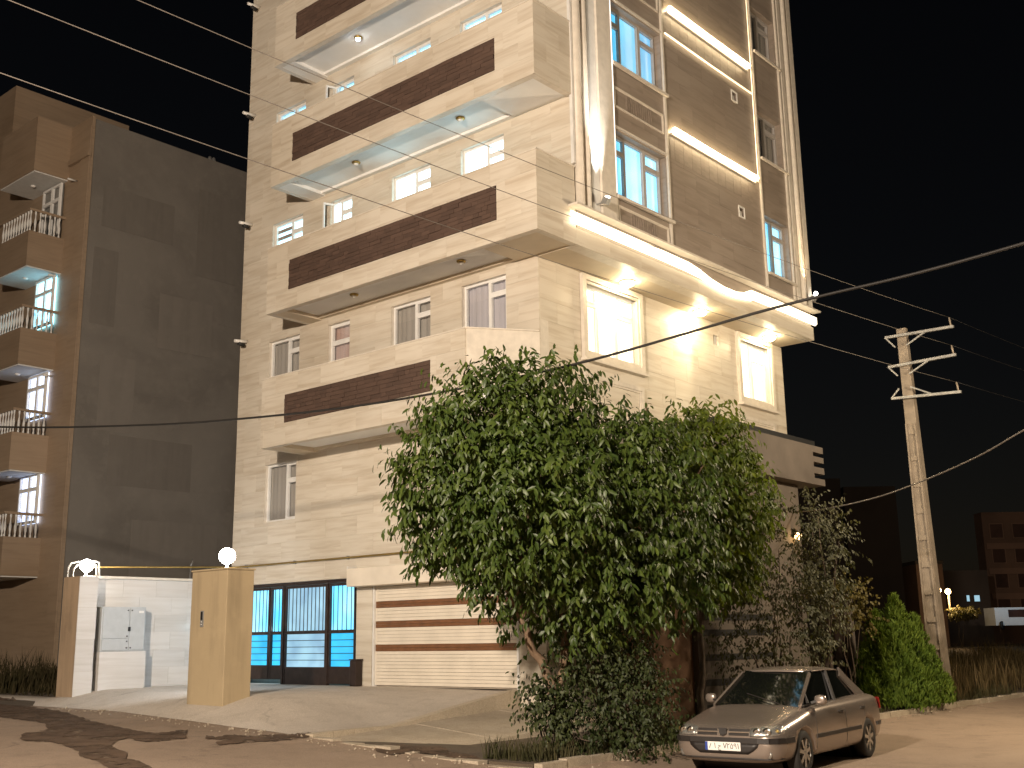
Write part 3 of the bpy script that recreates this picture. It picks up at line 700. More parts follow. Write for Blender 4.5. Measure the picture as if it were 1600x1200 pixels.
# meter cabinet on its plinth
mc = thing('meter_cabinet', (-3.1, 10.5, 0), 'grey double door electricity meter cabinet on a stone plinth', 'cabinet')
a = onY(160, 948, 10.32); b_ = onY(225, 1017, 10.32)
cx0, cx1, cz0, cz1 = a.x, b_.x, b_.z, a.z
bevel(MB().box((cx0, 10.32, cz0), (cx1, 10.698, cz1)).build('cabinet_body', M['cabinet'], mc), .01)
xm = cx0+(cx1-cx0)*.62
for (x0, x1, z0, z1) in ((cx0+.03, xm-.012, cz0+.30, cz1-.03), (cx0+.03, xm-.012, cz0+.03, cz0+.28), (xm+.012, cx1-.03, cz0+.03, cz1-.03)):
    d = bevel(MB().box((x0, 10.298, z0), (x1, 10.318, z1)).build('cabinet_door', M['cabinet'], mc), .006)
    for zz in (z0+.05, z1-.05):
        xx = x1-.04 if x1 < xm else x0+.04
        MB().lathe([(.016,0),(.016,-.014),(.001,-.016)], (xx, 10.298, zz), 10, 'y').build('lock', M['dark_metal'], d)
MB().box((xm-.035, 10.27, (cz0+cz1)/2-.05), (xm+.02, 10.296, (cz0+cz1)/2+.05)).build('handle', M['black'], mc)
MB().box((cx1-.2, 10.29, cz1-.14), (cx1-.08, 10.297, cz1-.09)).build('notice_plate', M['white_metal'], mc)
MB().box((cx0-.02, 10.28, -.2), (cx1+.03, 10.698, cz0-.003)).build('plinth', M['wall_stone'], mc)
def globe(p, r, label, base_z):
    g = thing('globe_lamp', (p.x, p.y, base_z), label, 'lamp', 'globe lamps on the pillars')
    MB().lathe([(.001,0),(.07,0),(.07,.02),(.03,.05),(.03,.12)], (p.x, p.y, base_z), 12).build('lamp_foot', M['white_metal'], g)
    MB().sphere((p.x, p.y, base_z+.11+r), r, 20).build('glass_globe', M['lamp_white'], g)
globe(Vector((-4.10, 5.05, 0)), .165, 'glowing white globe lamp on the yellow pillar', 2.462)
globe(Vector((-4.20, 10.5, 0)), .15, 'glowing globe lamp between bent pipes on the left pillar', 2.565)
for y, x, o_, nm in ((10.9, -4.44, 0, 'outer'), (10.72, -4.40, .06, 'inner')):
    tag(MB().tube([(x, y, 2.57), (x, y, 2.80-o_), (x+.06, y-.02, 2.90-o_), (x+.16, y-.1, 2.93-o_), (-4.05, 10.35+o_*2, 2.93-o_), (-3.98, 10.33+o_*2, 2.90-o_), (-3.96, 10.32+o_*2, 2.57)], .022, 8).build('bent_pipe', M['white_metal']), nm+' bent white pipe arching over the left pillar', 'pipe', 'bent pipes on the left pillar')
rd = tag(MB().tube([(-1.2, 10.78, 2.6), (-1.2, 10.78, 2.95), (-1.14, 10.78, 3.06), (-1.16, 10.78, 3.12)], .018, 6).build('vent_rod', M['grey_metal']), 'thin hooked rod standing on the boundary wall', 'rod')

# unseen floodlight added behind the yellow pillar to whiten the boundary wall
fl = thing('floodlight', (-3.8, 5.3, 2.1), 'added floodlight hidden behind the yellow pillar to brighten the boundary wall', 'floodlight')
bevel(MB().box((-3.80, 5.16, 2.02), (-3.74, 5.44, 2.22)).build('housing', M['grey_metal'], fl), .01); MB().box((-3.859, 5.27, 2.08), (-3.801, 5.33, 2.14)).build('bracket', M['grey_metal'], fl)
MB().box((-3.739, 5.18, 2.04), (-3.733, 5.42, 2.20)).build('lens', M['led_white'], fl)
l = bpy.data.lights.new('flood_beam', 'SPOT'); l.energy = 620; l.color = (.84,.91,1); l.spot_size = R(130); l.spot_blend = .8; l.shadow_soft_size = .15
lo = bpy.data.objects.new('flood_beam', l); col.objects.link(lo); lo.parent = fl; p = Vector((-3.70, 5.3, 2.1)); lo.location = p-WL[fl]; lo.rotation_euler = (Vector((-2.9, 10.7, .9))-p).to_track_quat('-Z', 'Y').to_euler()

# ============================================================ STREET LAMP behind the camera that lights the crossing
def street_lamp(loc, h, aim, label, energy, colr=(1,.74,.44)):
    s = thing('street_lamp', loc, label, 'street lamp', 'street lamps'); x, y, z = loc
    d = (Vector(aim)-Vector((x, y, z))); d.z = 0; d.normalize()
    MB().tube([(x, y, z), (x, y, z+.3), (x, y, z+h-.3), (x+d.x*.3, y+d.y*.3, z+h), (x+d.x*1.2, y+d.y*1.2, z+h+.15)], [.10, .085, .055, .05, .045], 10).build('pole', M['grey_metal'], s)
    e = Vector((x+d.x*1.45, y+d.y*1.45, z+h+.16))
    MB().bar(e-d*.32, e+d*.32, .28, .10).build('lamp_head', M['grey_metal'], s)
    MB().bar(e-d*.24-Vector((0,0,.07)), e+d*.24-Vector((0,0,.07)), .20, .03).build('lamp_lens', M['lamp_warm'], s)
    l = bpy.data.lights.new('street_light', 'POINT'); l.energy = energy; l.shadow_soft_size = .35; l.color = colr
    lo = bpy.data.objects.new('street_light', l); col.objects.link(lo); lo.parent = s; lo.location = e-Vector((0,0,.35))-WL[s]
    return s
street_lamp((-25.0, -10.4, -.80), 9.0, (0, 0, 0), 'tall street lamp lighting the crossing from behind the viewer', 36500, (1,.83,.66))
street_lamp((6.5, -12.0, -.97), 7.6, (6, -6, 0), 'street lamp across the side street beyond the right edge', 3800, (1,.80,.55))

# ============================================================ NEIGHBOUR ON THE LEFT
M['n_stone'] = travertine('brown neighbour stone', (.32,.242,.17), (.22,.16,.11), .7, .5, .15)
M['n_cement'] = ground_mat('grey cement render', (.185,.17,.15), (.145,.132,.116), (.215,.195,.17), .28, .9, .25)
M['n_patch'] = weathered('cement patch', (.152,.138,.121), .9, .12); M['n_patch2'] = weathered('pale cement patch', (.180,.164,.144), .9, .12)
N = thing('apartment_building', (6, 22, 0), 'dim brown apartment block with blank cement side wall and baluster balconies', 'building')
MB().box((.12, 19.9, -.3), (14, 34, 18.92)).build('side_wall', M['n_cement'], N)
nb = MB().box((.0, 19.86, -.3), (.11, 34, 18.98)).build('facade_wall', M['n_stone'], N)
MB().box((-.05, 19.84, -.3), (.0, 20.45, 18.6)).build('pilaster', M['n_stone'], N)
MB().box((-.12, 19.80, 17.45), (-.0, 21.2, 17.62)).build('string_course', M['n_stone'], N)
MB().box((.05, 26.2, 18.99), (4.9, 30.5, 22.4)).build('stair_tower', M['n_stone'], N)
rj = MB()
for k in range(5): rj.box((.10+.0, 19.893, 3.1+3.15*k), (14, 19.9, 3.16+3.15*k))
rj.build('render_seam', M['n_cement'], N)
for x0, x1, z0, z1, m in ((.6, 3.4, 15.1, 16.6, 'n_patch'), (3.0, 5.2, 11.2, 13.2, 'n_patch2'), (.9, 2.2, 8.0, 10.6, 'n_patch2'), (1.4, 4.6, 6.2, 7.9, 'n_patch'), (4.4, 6.2, 14.2, 17.6, 'n_patch'), (.4, 1.3, 11.6, 14.3, 'n_patch'), (2.4, 5.8, 3.0, 5.1, 'n_patch2')):
    MB().box((x0, 19.888, z0), (x1, 19.8995, z1)).build('render_patch', M[m], N)
M['n_soffit'] = plain('pale ceiling', (.62,.62,.6), .7, var=.04)
C_nb = [C_off, curtain_mat('lit room bright cyan', (.40,.86,1.0), 4.5, (.25,.75,1.0), 3.0), C_white, curtain_mat('lit room lilac', (.72,.80,1.0), 2.6, (.5,.60,.9), 6.0)]
base_slab = [17.0, 13.2-.1, 9.9, 6.8]
bl_prof = [(.035,0),(.035,.05),(.02,.10),(.042,.24),(.045,.34),(.02,.50),(.018,.58),(.035,.66),(.035,.72)]
for k, (zs, zt) in enumerate(((17.0, 19.0), (13.56, 0), (10.13, 0), (6.6, 0), (3.2, 0))):
    xf = -1.25; y0, y1 = 21.3, 23.9
    b = MB()
    hgt = zt-zs if k == 0 else 1.24
    b.box((xf, y0, zs), (-.001, y1, zs+hgt)); o = b.build('balcony', M['n_stone'], N)
    MB().box((xf+.04, y0+.04, zs-.04), (-.002, y1-.04, zs-.001)).build('ceiling', M['n_soffit'], o)
    MB().lathe([(.001,0),(.09,0),(.09,-.03),(.05,-.06),(.001,-.06)], (xf/2, 22.6, zs-.04)).build('ceiling_light', M['white_metal'], o)
    if k:
        zc = zs+hgt; MB().box((xf-.02, y0-.02, zc+.72), (-.001, y0+.10, zc+.80)).box((xf-.02, y0+.101, zc+.72), (xf+.10, y1, zc+.80)).build('handrail', M['n_stone'], o)
        me = None
        for i in range(17):
            p = (xf+.05+.17*i, y0+.04, zc) if i < 7 else (xf+.04, y0+.2+.2*(i-7), zc)
            if me is None: q = MB().lathe(bl_prof, p, 8).build('baluster', M['n_soffit'], o); me = q.data
            else: link('baluster', me, (p[0], p[1], p[2]), o)
# lit openings behind the balconies
Wn = PL(-.005)
for k, (z0, z1, c) in enumerate(((15.0, 16.9, C_off), (11.75, 13.5, C_nb[1]), (8.5, 10.05, C_nb[3]), (4.95, 6.6, C_nb[3]))):
    bq = window(N, Wn, 21.45, 22.75, z0, z1, [(0, .45, .3), (.45, 1, .3)], c, rev=-.17)
for i in range(3): 
    p = onX((122,92,84)[i]-2, (283,432,588)[i], -.02); MB().tube([p, p+Vector((-.35,-.05,-.03))], .035, 6).build('rain_spout', M['white_metal'], N)
for i, x in enumerate((328, 334)):
    p = onY(x, 247-i*2, 20.3); MB().lathe([(.06,0),(.10,.12),(.06,.3),(.001,.34)], (p.x, p.y, 18.92), 10).build('roof_vent', M['grey_metal'], N)

# ============================================================ SIDE STREET FRONT: portal with slotted end, shutter, gate and post
M['portal'] = plain('grey brown render', (.12,.10,.083), .75, var=.12, scale=1.2)
M['portal_dark'] = plain('red brown render', (.19,.105,.06), .8, var=.15, scale=1.5)
A = thing('entrance_portal', (5, -1.9, -.8), 'grey entrance portal with slotted corner on the side street', 'portal')
YA = -2.0
MB().box((2.55, YA+.001, -1.0), (7.35, YA+.9, 4.53)).build('wall_body', M['portal'], A)
MB().box((.9, YA+.05, -1.0), (2.3, YA+.9, 3.2)).build('wall_panel', M['portal_dark'], A)
MB().box((2.305, YA-.10, -1.0), (2.50, YA+.9, 3.4)).build('pier', M['portal'], A)
f0, f1 = 4.54, 5.50
fx = 8.14
b = MB(); b.box((3.3, YA-.35, f0), (fx-.55, YA+1.2, f1))
for z0, z1 in ((f0, f0+.16), (f0+.28, f0+.44), (f0+.56, f0+.70), (f0+.80, f1)): b.box((fx-.549, YA-.35, z0+.001), (fx, YA+1.2, z1-.001))
b.build('slotted_fascia', M['portal'], A)
MB().box((3.35, YA-.2, f1+.002), (fx-.1, YA+1.25, f1+.17)).build('dark_coping', M['black'], A)
sl = MB().box((2.6, YA-.02, -.9), (5.6, YA, 1.55)).build('shutter', M['portal'], A)
for z in (-.52, -.02, .48, .98, 1.3): piece('groove_board', M['black'], A, (2.6, YA-.032, z), (5.6, YA-.021, z+.13))
wlamp = thing('wall_lamp', (7.2, -2.1, 3.1), 'small glowing amber lamp on the portal wall', 'lamp')
p = onY(1246, 838, -2.12)
MB().box((p.x-.05, -2.08, p.z-.02), (p.x+.05, -1.999, p.z+.18)).build('bracket', M['dark_metal'], wlamp); MB().sphere((p.x, p.y-.02, p.z), .085).build('lamp_globe', M['lamp_warm'], wlamp)
lw = tag(MB().box((8.05, -1.3, -1.0), (8.45, -1.0, 3.05)).build('lit_pier', M['plaster_lamplit']), 'narrow yellow pier lit by the amber lamp beside the portal', 'pier')
sg = thing('side_gate', (8.8, -2, -.8), 'dark red brown metal gate beside the portal', 'gate')
MB().box((8.0, -2.0, -.8), (9.3, -1.95, 1.75)).build('gate_panel', M['dark_metal'], sg)
for z in (-.6, .4, 1.55): piece('gate_rail', M['dark_metal'], sg, (8.0, -2.04, z), (9.3, -2.001, z+.08))
for x in (8.0, 8.62, 9.24): piece('gate_stile', M['dark_metal'], sg, (x, -2.05, -.8), (x+.06, -2.0015, 1.76))
fp = tag(bevel(MB().box((9.36, -2.12, -.9), (9.66, -1.85, 1.95)).build('fence_post', M['portal']), .01), 'pale concrete post at the end of the brown gate', 'post')

# ============================================================ CONCRETE POLE AND WIRES
PB = onY(1472, 1075, -3.0); PT = onY(1409, 514, -3.0)
P = thing('utility_pole', (PB.x, -3.0, -.75), 'tall tapering concrete utility pole with three steel cross arms', 'utility pole')
M['pole'] = plain('pole concrete', (.27,.225,.175), .85, var=.14, scale=3)
pb = MB(); py_ = -3.0; HB, HT = -.8, PT.z
def pxz(z): return PB.x+(PT.x-PB.x)*(z-PB.z)/(PT.z-PB.z)          # the pole leans a little
px_ = pxz(9.0)
def pole_ring(z):
    t = (z-HB)/(HT-HB); a = .30-.17*t; c = .22-.09*t
    p_ = pxz(z); return [(p_-a*.6, py_-c, z), (p_+a*.6, py_-c, z), (p_+a*.6, py_+c, z), (p_-a*.6, py_+c, z)]
r0, r1 = pole_ring(HB), pole_ring(HT); pb.add(r0+r1, [(0,1,5,4),(1,2,6,5),(2,3,7,6),(3,0,4,7),(4,5,6,7),(3,2,1,0)]); pb.build('shaft', M['pole'], P)
# recessed web on the face towards the crossing: flanges and rungs stand proud
for s in (-1, 1):
    f = MB(); z0, z1 = -.6, 6.6
    def edge(z): t = (z-HB)/(HT-HB); return .30-.17*t, .22-.09*t
    a0, c0 = edge(z0); a1, c1 = edge(z1)
    f.bar((pxz(z0)-a0*.6-.025, py_+s*(c0-.04), z0), (pxz(z1)-a1*.6-.025, py_+s*(c1-.035), z1), .07, .05, (0,1,0)); f.build('flange', M['pole'], P)
for k in range(10):
    z = -.2+.72*k; a, c = edge(z); MB().box((pxz(z)-a*.6-.045, py_-c+.075, z), (pxz(z)-a*.6-.001, py_+c-.075, z+.12)).build('rung', M['pole'], P)
arms = []
for (lx, ly), (rx, ry), (tx, ty) in (((1383,528), (1490,510), (1484,494)), ((1388,574), (1494,554), (1489,540)), ((1393,623), (1502,612), (1497,596))):
    # the arms run along the side street, seen at the pole's own distance
    L_, R_, T_ = onX(lx, ly, px_-.2), onX(rx, ry, px_-.2), onX(tx, ty, px_-.2)
    o = MB().bar(L_, R_, .07, .07).build('cross_arm', M['grey_metal'], P)
    zc = (L_.z+R_.z)/2; up = 1 if (ly > 600) else -1
    for q in (L_, Vector((px_-.2, py_-.75, L_.z+(R_.z-L_.z)*.5))): MB().bar(q, (px_-.2, py_+(.16 if q is L_ else -.16), zc+up*.30), .04, .04).build('brace', M['grey_metal'], P)
    R2 = Vector((R_.x, R_.y+.08, R_.z)); MB().tube([R2, R2+Vector((0,0,.16)), R2+Vector((0,.02,.28))], [.03,.03,.02], 6).build('insulator_pin', M['pole'], P)
    arms.append(R2+Vector((0,.02,.28)))
def wire(name, p, q, sag, r, m, label, n=40):
    p = Vector(p); q = Vector(q); pts = [p.lerp(q, i/n)-Vector((0,0,sag*4*(i/n)*(1-i/n))) for i in range(n+1)]
    return tag(MB().tube(pts, r, 6).build(name, m), label, 'cable', 'overhead wires')
M['wire'] = plain('aluminium wire', (.20,.18,.16), .5, .3, var=.1); M['cable'] = plain('black cable', (.012,.011,.010), .6, var=.1)
for k, ((x0, y0), arm) in enumerate((((350,0), arms[0]), ((175,0), arms[1]), ((0,42), arms[2]))):
    e = onZ(x0, y0, arm.z+.1); d = (e-arm); e2 = arm+d*1.7
    wire('overhead_wire', arm, e2, .55, .006, M['wire'], 'overhead wire of the %s cross arm passing before the lit facade' % ('top', 'middle', 'lowest')[k])
    far = arm+Vector((38, -10-2*k, .2)); wire('overhead_wire', arm, far, 1.3, .006, M['cable'], 'overhead wire leaving the %s cross arm into the dark on the right' % ('top', 'middle', 'lowest')[k])
def traced(name, pts, r, m, label, n=8):
    W = [atd(x, y, d) for x, y, d in pts]; out = []
    for i in range(len(W)-1):
        a, b_, c, d = W[max(0, i-1)], W[i], W[i+1], W[min(len(W)-1, i+2)]
        for k in range(n):
            t = k/n; out.append(.5*((2*b_)+(c-a)*t+(2*a-5*b_+4*c-d)*t*t+(3*b_-a-3*c+d)*t**3))
    out.append(W[-1]); return tag(MB().tube(out, r, 6).build(name, m), label, 'cable')
traced('telephone_cable', [(-260,655,25.5), (0,667,23.6), (200,665,22.3), (370,655,21.2), (600,628,19.7), (890,571,17.8), (1210,481,15.8), (1420,430,14.6), (1600,380,13.6), (1900,290,12)], .021, M['cable'], 'thick black cable sagging across the picture before the tree')
traced('telephone_cable', [(1240,800,27), (1290,795,26), (1370,777,24.8), (1450,748,23.6), (1530,712,22.5), (1600,672,21.5), (1800,560,19)], .016, M['wire'], 'thin grey cable rising to the right behind the concrete pole')

# ============================================================ FAR BACKGROUND ON THE RIGHT
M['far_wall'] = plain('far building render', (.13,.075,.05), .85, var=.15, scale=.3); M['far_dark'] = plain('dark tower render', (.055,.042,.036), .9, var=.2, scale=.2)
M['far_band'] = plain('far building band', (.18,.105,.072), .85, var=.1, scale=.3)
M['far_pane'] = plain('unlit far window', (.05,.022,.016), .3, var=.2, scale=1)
def far_box(pxa, pxb, pyt, depth, dep2):
    a = atd(pxa, 980, depth); c = atd(pxb, 980, depth); z1 = atd((pxa+pxb)/2, pyt, depth).z
    return a, c, z1
F = thing('apartment_building', atd(1600, 960, 95), 'far orange lit apartment block with four rows of dark windows', 'building')
a, c, z1 = far_box(1552, 1690, 795, 95, 8)
u = Vector((c.x-a.x, c.y-a.y, 0)); Lb = u.length; u.normalize(); nrm = Vector((u.y, -u.x, 0))
if nrm.dot(CAM-a) < 0: nrm = -nrm
def fb(s0, s1, z0, z1_, d0, d1, name, m, par):
    return MB().prism([Vector((a.x, a.y, z0))+u*s0+nrm*d0, Vector((a.x, a.y, z0))+u*s1+nrm*d0, Vector((a.x, a.y, z0))+u*s1+nrm*d1, Vector((a.x, a.y, z0))+u*s0+nrm*d1], (0,0,z1_-z0)).build(name, m, par)
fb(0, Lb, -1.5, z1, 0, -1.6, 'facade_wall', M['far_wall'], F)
hrow = (z1-2.5)/4
for r_ in range(4):
    zz = 2.2+hrow*r_; fb(.15, Lb, zz-.75, zz-.25, .005, .10, 'string_course', M['far_band'], F)
    for q in range(4):
        s = .55+q*1.95; fr = fb(s, s+1.2, zz+.15, zz+1.45, .003, .05, 'window', M['far_band'], F); fb(s+.08, s+1.12, zz+.22, zz+1.38, .051, .06, 'pane', M['far_pane'], fr)
F2 = thing('tower_block', atd(1345, 960, 70), 'nearly black unlit tower block behind the conifer and pole', 'building')
a, c, z1 = far_box(1262, 1415, 740, 70, 8); u = Vector((c.x-a.x, c.y-a.y, 0)); Lb = u.length; u.normalize(); nrm = Vector((u.y, -u.x, 0)); nrm = nrm if nrm.dot(CAM-a) > 0 else -nrm
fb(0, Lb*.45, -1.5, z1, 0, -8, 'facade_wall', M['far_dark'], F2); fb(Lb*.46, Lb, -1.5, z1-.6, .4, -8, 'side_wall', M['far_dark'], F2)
for r_ in range(4):
    for q in range(2): fb(.5+q*1.2, 1.2+q*1.2, 1.2+2.2*r_, 2.4+2.2*r_, .003, .05, 'window', M['far_pane'], F2)
F3 = thing('low_house', atd(1515, 960, 88), 'dark low house with two small blue lit windows', 'house')
a, c, z1 = far_box(1470, 1552, 890, 88, 8); u = Vector((c.x-a.x, c.y-a.y, 0)); Lb = u.length; u.normalize(); nrm = Vector((u.y, -u.x, 0)); nrm = nrm if nrm.dot(CAM-a) > 0 else -nrm
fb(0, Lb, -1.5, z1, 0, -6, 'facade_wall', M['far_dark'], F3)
M['far_blue'] = glow('far blue window', (.30,.62,.80), .8)
for x0, x1 in ((1514, 1520), (1526, 1536)):
    p = atd(x0, 929, 87.9); q = atd(x1, 940, 87.9); s0 = (p-a).dot(u); s1 = (q-a).dot(u); fr = fb(s0, s1, q.z, p.z, .003, .06, 'window', M['far_dark'], F3); fb(s0+.04, s1-.04, q.z+.04, p.z-.04, .061, .08, 'pane', M['far_blue'], fr)
F4 = thing('low_house', atd(1466, 900, 80), 'dim brown block just right of the concrete pole', 'house')
a, c, z1 = far_box(1440, 1482, 880, 80, 8); u = Vector((c.x-a.x, c.y-a.y, 0)); Lb = u.length; u.normalize(); nrm = Vector((u.y, -u.x, 0)); nrm = nrm if nrm.dot(CAM-a) > 0 else -nrm
fb(0, Lb, -1.5, z1, 0, -6, 'facade_wall', M['far_wall'], F4); fb(-.05, Lb+.05, z1, z1+.25, .1, -6.1, 'roof', M['far_dark'], F4); fb(1.0, 1.6, z1-2.2, z1-1.2, .003, .05, 'window', M['far_pane'], F4)
for (hx, hy), (bx, by), tn in (((1481, 923), (1486, 957), 'with its head turned left, beside a lit hedge'), ((1466, 921), (1472, 980), 'half hidden behind the concrete pole')):
    p = atd(hx, hy, 74); q = atd(bx, by+12, 74)
    s = thing('street_lamp', q, 'distant glowing street lamp '+tn, 'street lamp', 'distant street lamps')
    MB().tube([q, Vector((q.x, q.y, p.z-.15)), Vector((q.x, q.y, p.z))], .07, 8).build('pole', M['plaster_lamplit'], s)
    MB().bar(Vector((q.x, q.y, p.z)), p, .10, .08).build('arm', M['grey_metal'], s); MB().sphere(p-Vector((0,0,.05)), .18).build('lamp_globe', M['lamp_warm'], s)
    l = bpy.data.lights.new('street_light', 'POINT'); l.energy = 260; l.color = (1,.72,.40); l.shadow_soft_size = .2
    lo = bpy.data.objects.new('street_light', l); col.objects.link(lo); lo.parent = s; lo.location = p-Vector((0,0,.45))+(CAM-p).normalized()*.3-WL[s]
# parked van far away, with a blue white spot aimed at it
vd = 78; V = thing('parked_van', atd(1585, 972, vd), 'distant white van lit blue at the right edge', 'van')
p = atd(1556, 975, vd); q = atd(1625, 975, vd); u = (q-p); u.z = 0; u.normalize(); a = Vector((p.x, p.y, 0)); nrm = Vector((u.y, -u.x, 0)); nrm = nrm if nrm.dot(CAM-a) > 0 else -nrm
M['van'] = plain('white van paint', (.62,.64,.66), .4, var=.04); zb = atd(1580, 977, vd).z; zt = atd(1580, 949, vd).z
fb(0, 3.2, zb, zt, 0, -1.8, 'body', M['van'], V); fb(.95, 2.6, zb+.55, zt-.15, .003, .02, 'window', M['far_pane'], V); fb(.0, .02, zb+.1, zt-.2, .003, .02, 'corner', M['van'], V)
for s in (.5, 2.6):
    cpt = a+u*s+nrm*.02; MB().lathe([(.001,0),(.3,0),(.3,.15),(.001,.15)], (cpt.x, cpt.y, zb), 14, 'y').build('wheel', M['black'], V)
l = bpy.data.lights.new('van_light', 'SPOT'); l.energy = 130; l.color = (.45,.74,1); l.spot_size = R(60); l.shadow_soft_size = .3
lo = bpy.data.objects.new('van_light', l); col.objects.link(lo); lo.parent = V; pos = a+u*1.2+nrm*3.2; pos.z = zt+1.2; lo.location = pos-WL[V]; lo.rotation_euler = ((a+u*1.2+Vector((0,0,zb+.5)))-pos).to_track_quat('-Z', 'Y').to_euler()
# ============================================================ THE PARKED CAR
M['paint'] = (lambda: plain('beige metallic paint', (.36,.305,.265), .27, .7, var=.03, scale=2, bmp=0))()
M['car_glass'] = plain('dark car glass', (.006,.007,.006), .04, var=.1, scale=1, bmp=0)
M['chrome'] = plain('chrome', (.62,.61,.58), .14, 1.0, var=.03, bmp=0)
M['lens'] = plain('clear lamp lens', (.62,.62,.60), .12, .8, var=.15, scale=30, bmp=.3)
M['rim'] = plain('silver alloy', (.46,.44,.41), .3, .8, var=.05, bmp=0)
M['tyre'] = plain('tyre rubber', (.022,.020,.018), .8, var=.15)
M['black_trim'] = plain('black plastic trim', (.018,.015,.014), .5, var=.1)
M['plate'] = plain('plate white', (.74,.73,.70), .5, var=.03); M['plate_blue'] = plain('plate blue', (.02,.05,.28), .5, var=.05); M['ink'] = plain('plate ink', (.01,.01,.01), .6, var=.05)
M['red_lens'] = plain('red lamp lens', (.25,.02,.015), .15, var=.1)
CAR = thing('parked_car', (-1.46, -5.92, -.93), 'beige metallic four door saloon parked at the kerb under the tree', 'car', rz=3.2286)
CAR.rotation_euler.z = R(185.0)
def loft(stations, name, m, parent, sub=2, closed_ends=True):
    b = MB(); n = len(stations[0][1])*2-2; rows = []
    for x, half in stations:
        ring = [(x, y, z) for y, z in half]+[(x, -y, z) for y, z in half[-2:0:-1]]
        rows.append(len(b.v)); b.v += [Vector(p) for p in ring]
    n = len(ring)
    for i in range(len(rows)-1):
        for k in range(n):
            k2 = (k+1) % n; b.f.append((rows[i]+k, rows[i]+k2, rows[i+1]+k2, rows[i+1]+k)); b.sm.append(True)
    if closed_ends: b.f += [tuple(rows[0]+k for k in range(n))[::-1], tuple(rows[-1]+k for k in range(n))]; b.sm += [True, True]
    o = b.build(name, m, parent, local=True)
    md = o.modifiers.new('s', 'SUBSURF'); md.levels = sub; md.render_levels = sub
    return o
def half(w, zb, zt, crown=.02, sh=None):
    sh = sh or .60
    return [(0, zb), (w*.80, zb), (w*.95, zb+.05), (w, zb+.18), (w*1.005, (zb+zt)*.5), (w*.985, zt-.12), (w*.93, zt-.03), (w*.70, zt+crown*.6), (0, zt+crown)]
st = [(2.21, half(.52, .30, .60, .01)), (2.19, half(.66, .24, .64, .012)), (2.10, half(.77, .21, .685, .015)), (1.90, half(.825, .20, .74, .02)), (1.335, half(.848, .20, .835, .03)), (1.02, half(.85, .20, .905, .03)),
      (.5, half(.852, .20, .935, .02)), (-.6, half(.852, .20, .95, .02)), (-1.335, half(.845, .20, .965, .02)), (-1.75, half(.825, .21, .965, .03)), (-2.10, half(.775, .24, .94, .03)), (-2.24, half(.70, .28, .90, .02)), (-2.29, half(.56, .34, .80, .01))]
body = loft(st, 'body', M['paint'], CAR)
# wheel arches cut out of the shell
cut = MB()
for x in (1.335, -1.335):
    for s in (-1, 1): cut.lathe([(.001, s*.55), (.345, s*.55), (.36, s*1.0), (.001, s*1.0)], (x, 0, .30), 28, 'y')
co = cut.build('cutter', M['black_trim'], None, local=True)
md = body.modifiers.new('cut', 'BOOLEAN'); md.operation = 'DIFFERENCE'; md.object = co; md.solver = 'EXACT'
body.parent = None; bpy.context.view_layer.update()
dg = bpy.context.evaluated_depsgraph_get(); me = bpy.data.meshes.new_from_object(body.evaluated_get(dg))
body.modifiers.clear(); body.data = me; body.parent = CAR; bpy.data.objects.remove(co)
me.materials.clear(); me.materials.append(M['paint'])
for p in me.polygons: p.use_smooth = True; p.material_index = 0
from mathutils.bvhtree import BVHTree
bvh = BVHTree.FromPolygons([v.co.copy() for v in me.vertices], [tuple(p.vertices) for p in me.polygons])
def side(x, z, s, off=.003):                     # point on the flank
    h = bvh.ray_cast(Vector((x, s*2, z)), Vector((0, -s, 0)))[0]; return Vector((x, h.y+s*off, z)) if h else Vector((x, s*.85, z))
def nose(y, z, off=.004, back=False):            # point on the front or the tail
    d = -1 if not back else 1; h = bvh.ray_cast(Vector((-d*4, y, z)), Vector((d, 0, 0)))[0]; return Vector((h.x-d*off, y, z)) if h else Vector((-d*2.2, y, z))
def ribbon(pts, wd, th, up=(0,0,1)):
    b = MB()
    for p, q in zip(pts, pts[1:]): b.bar(p, q, th, wd, up)
    return b
def patch(grid, th, dirv):                        # thin curved plate from a grid of surface points
    b = MB(); n = len(grid[0]); d = Vector(dirv)*th
    v = [p for r in grid for p in r]; b.add(v+[p+d for p in v], [], True); N_ = len(v); R_ = len(grid)
    for i in range(R_-1):
        for j in range(n-1):
            a = i*n+j; b.f.append((N_+a, N_+a+1, N_+a+n+1, N_+a+n)); b.sm.append(True)
    edge = [j for j in range(n)]+[i*n+n-1 for i in range(1, R_)]+[(R_-1)*n+j for j in range(n-2, -1, -1)]+[i*n for i in range(R_-2, 0, -1)]
    for a, c in zip(edge, edge[1:]+edge[:1]): b.f.append((a, c, N_+c, N_+a)); b.sm.append(False)
    return b
lin = MB()
for x in (1.335, -1.335): lin.lathe([(.335, -.60), (.335, .60)], (x, 0, .31), 28, 'y')
lin.box((-1.9, -.6, .19), (1.95, .6, .24)); lin.build('wheel_well', M['black_trim'], CAR, local=True)
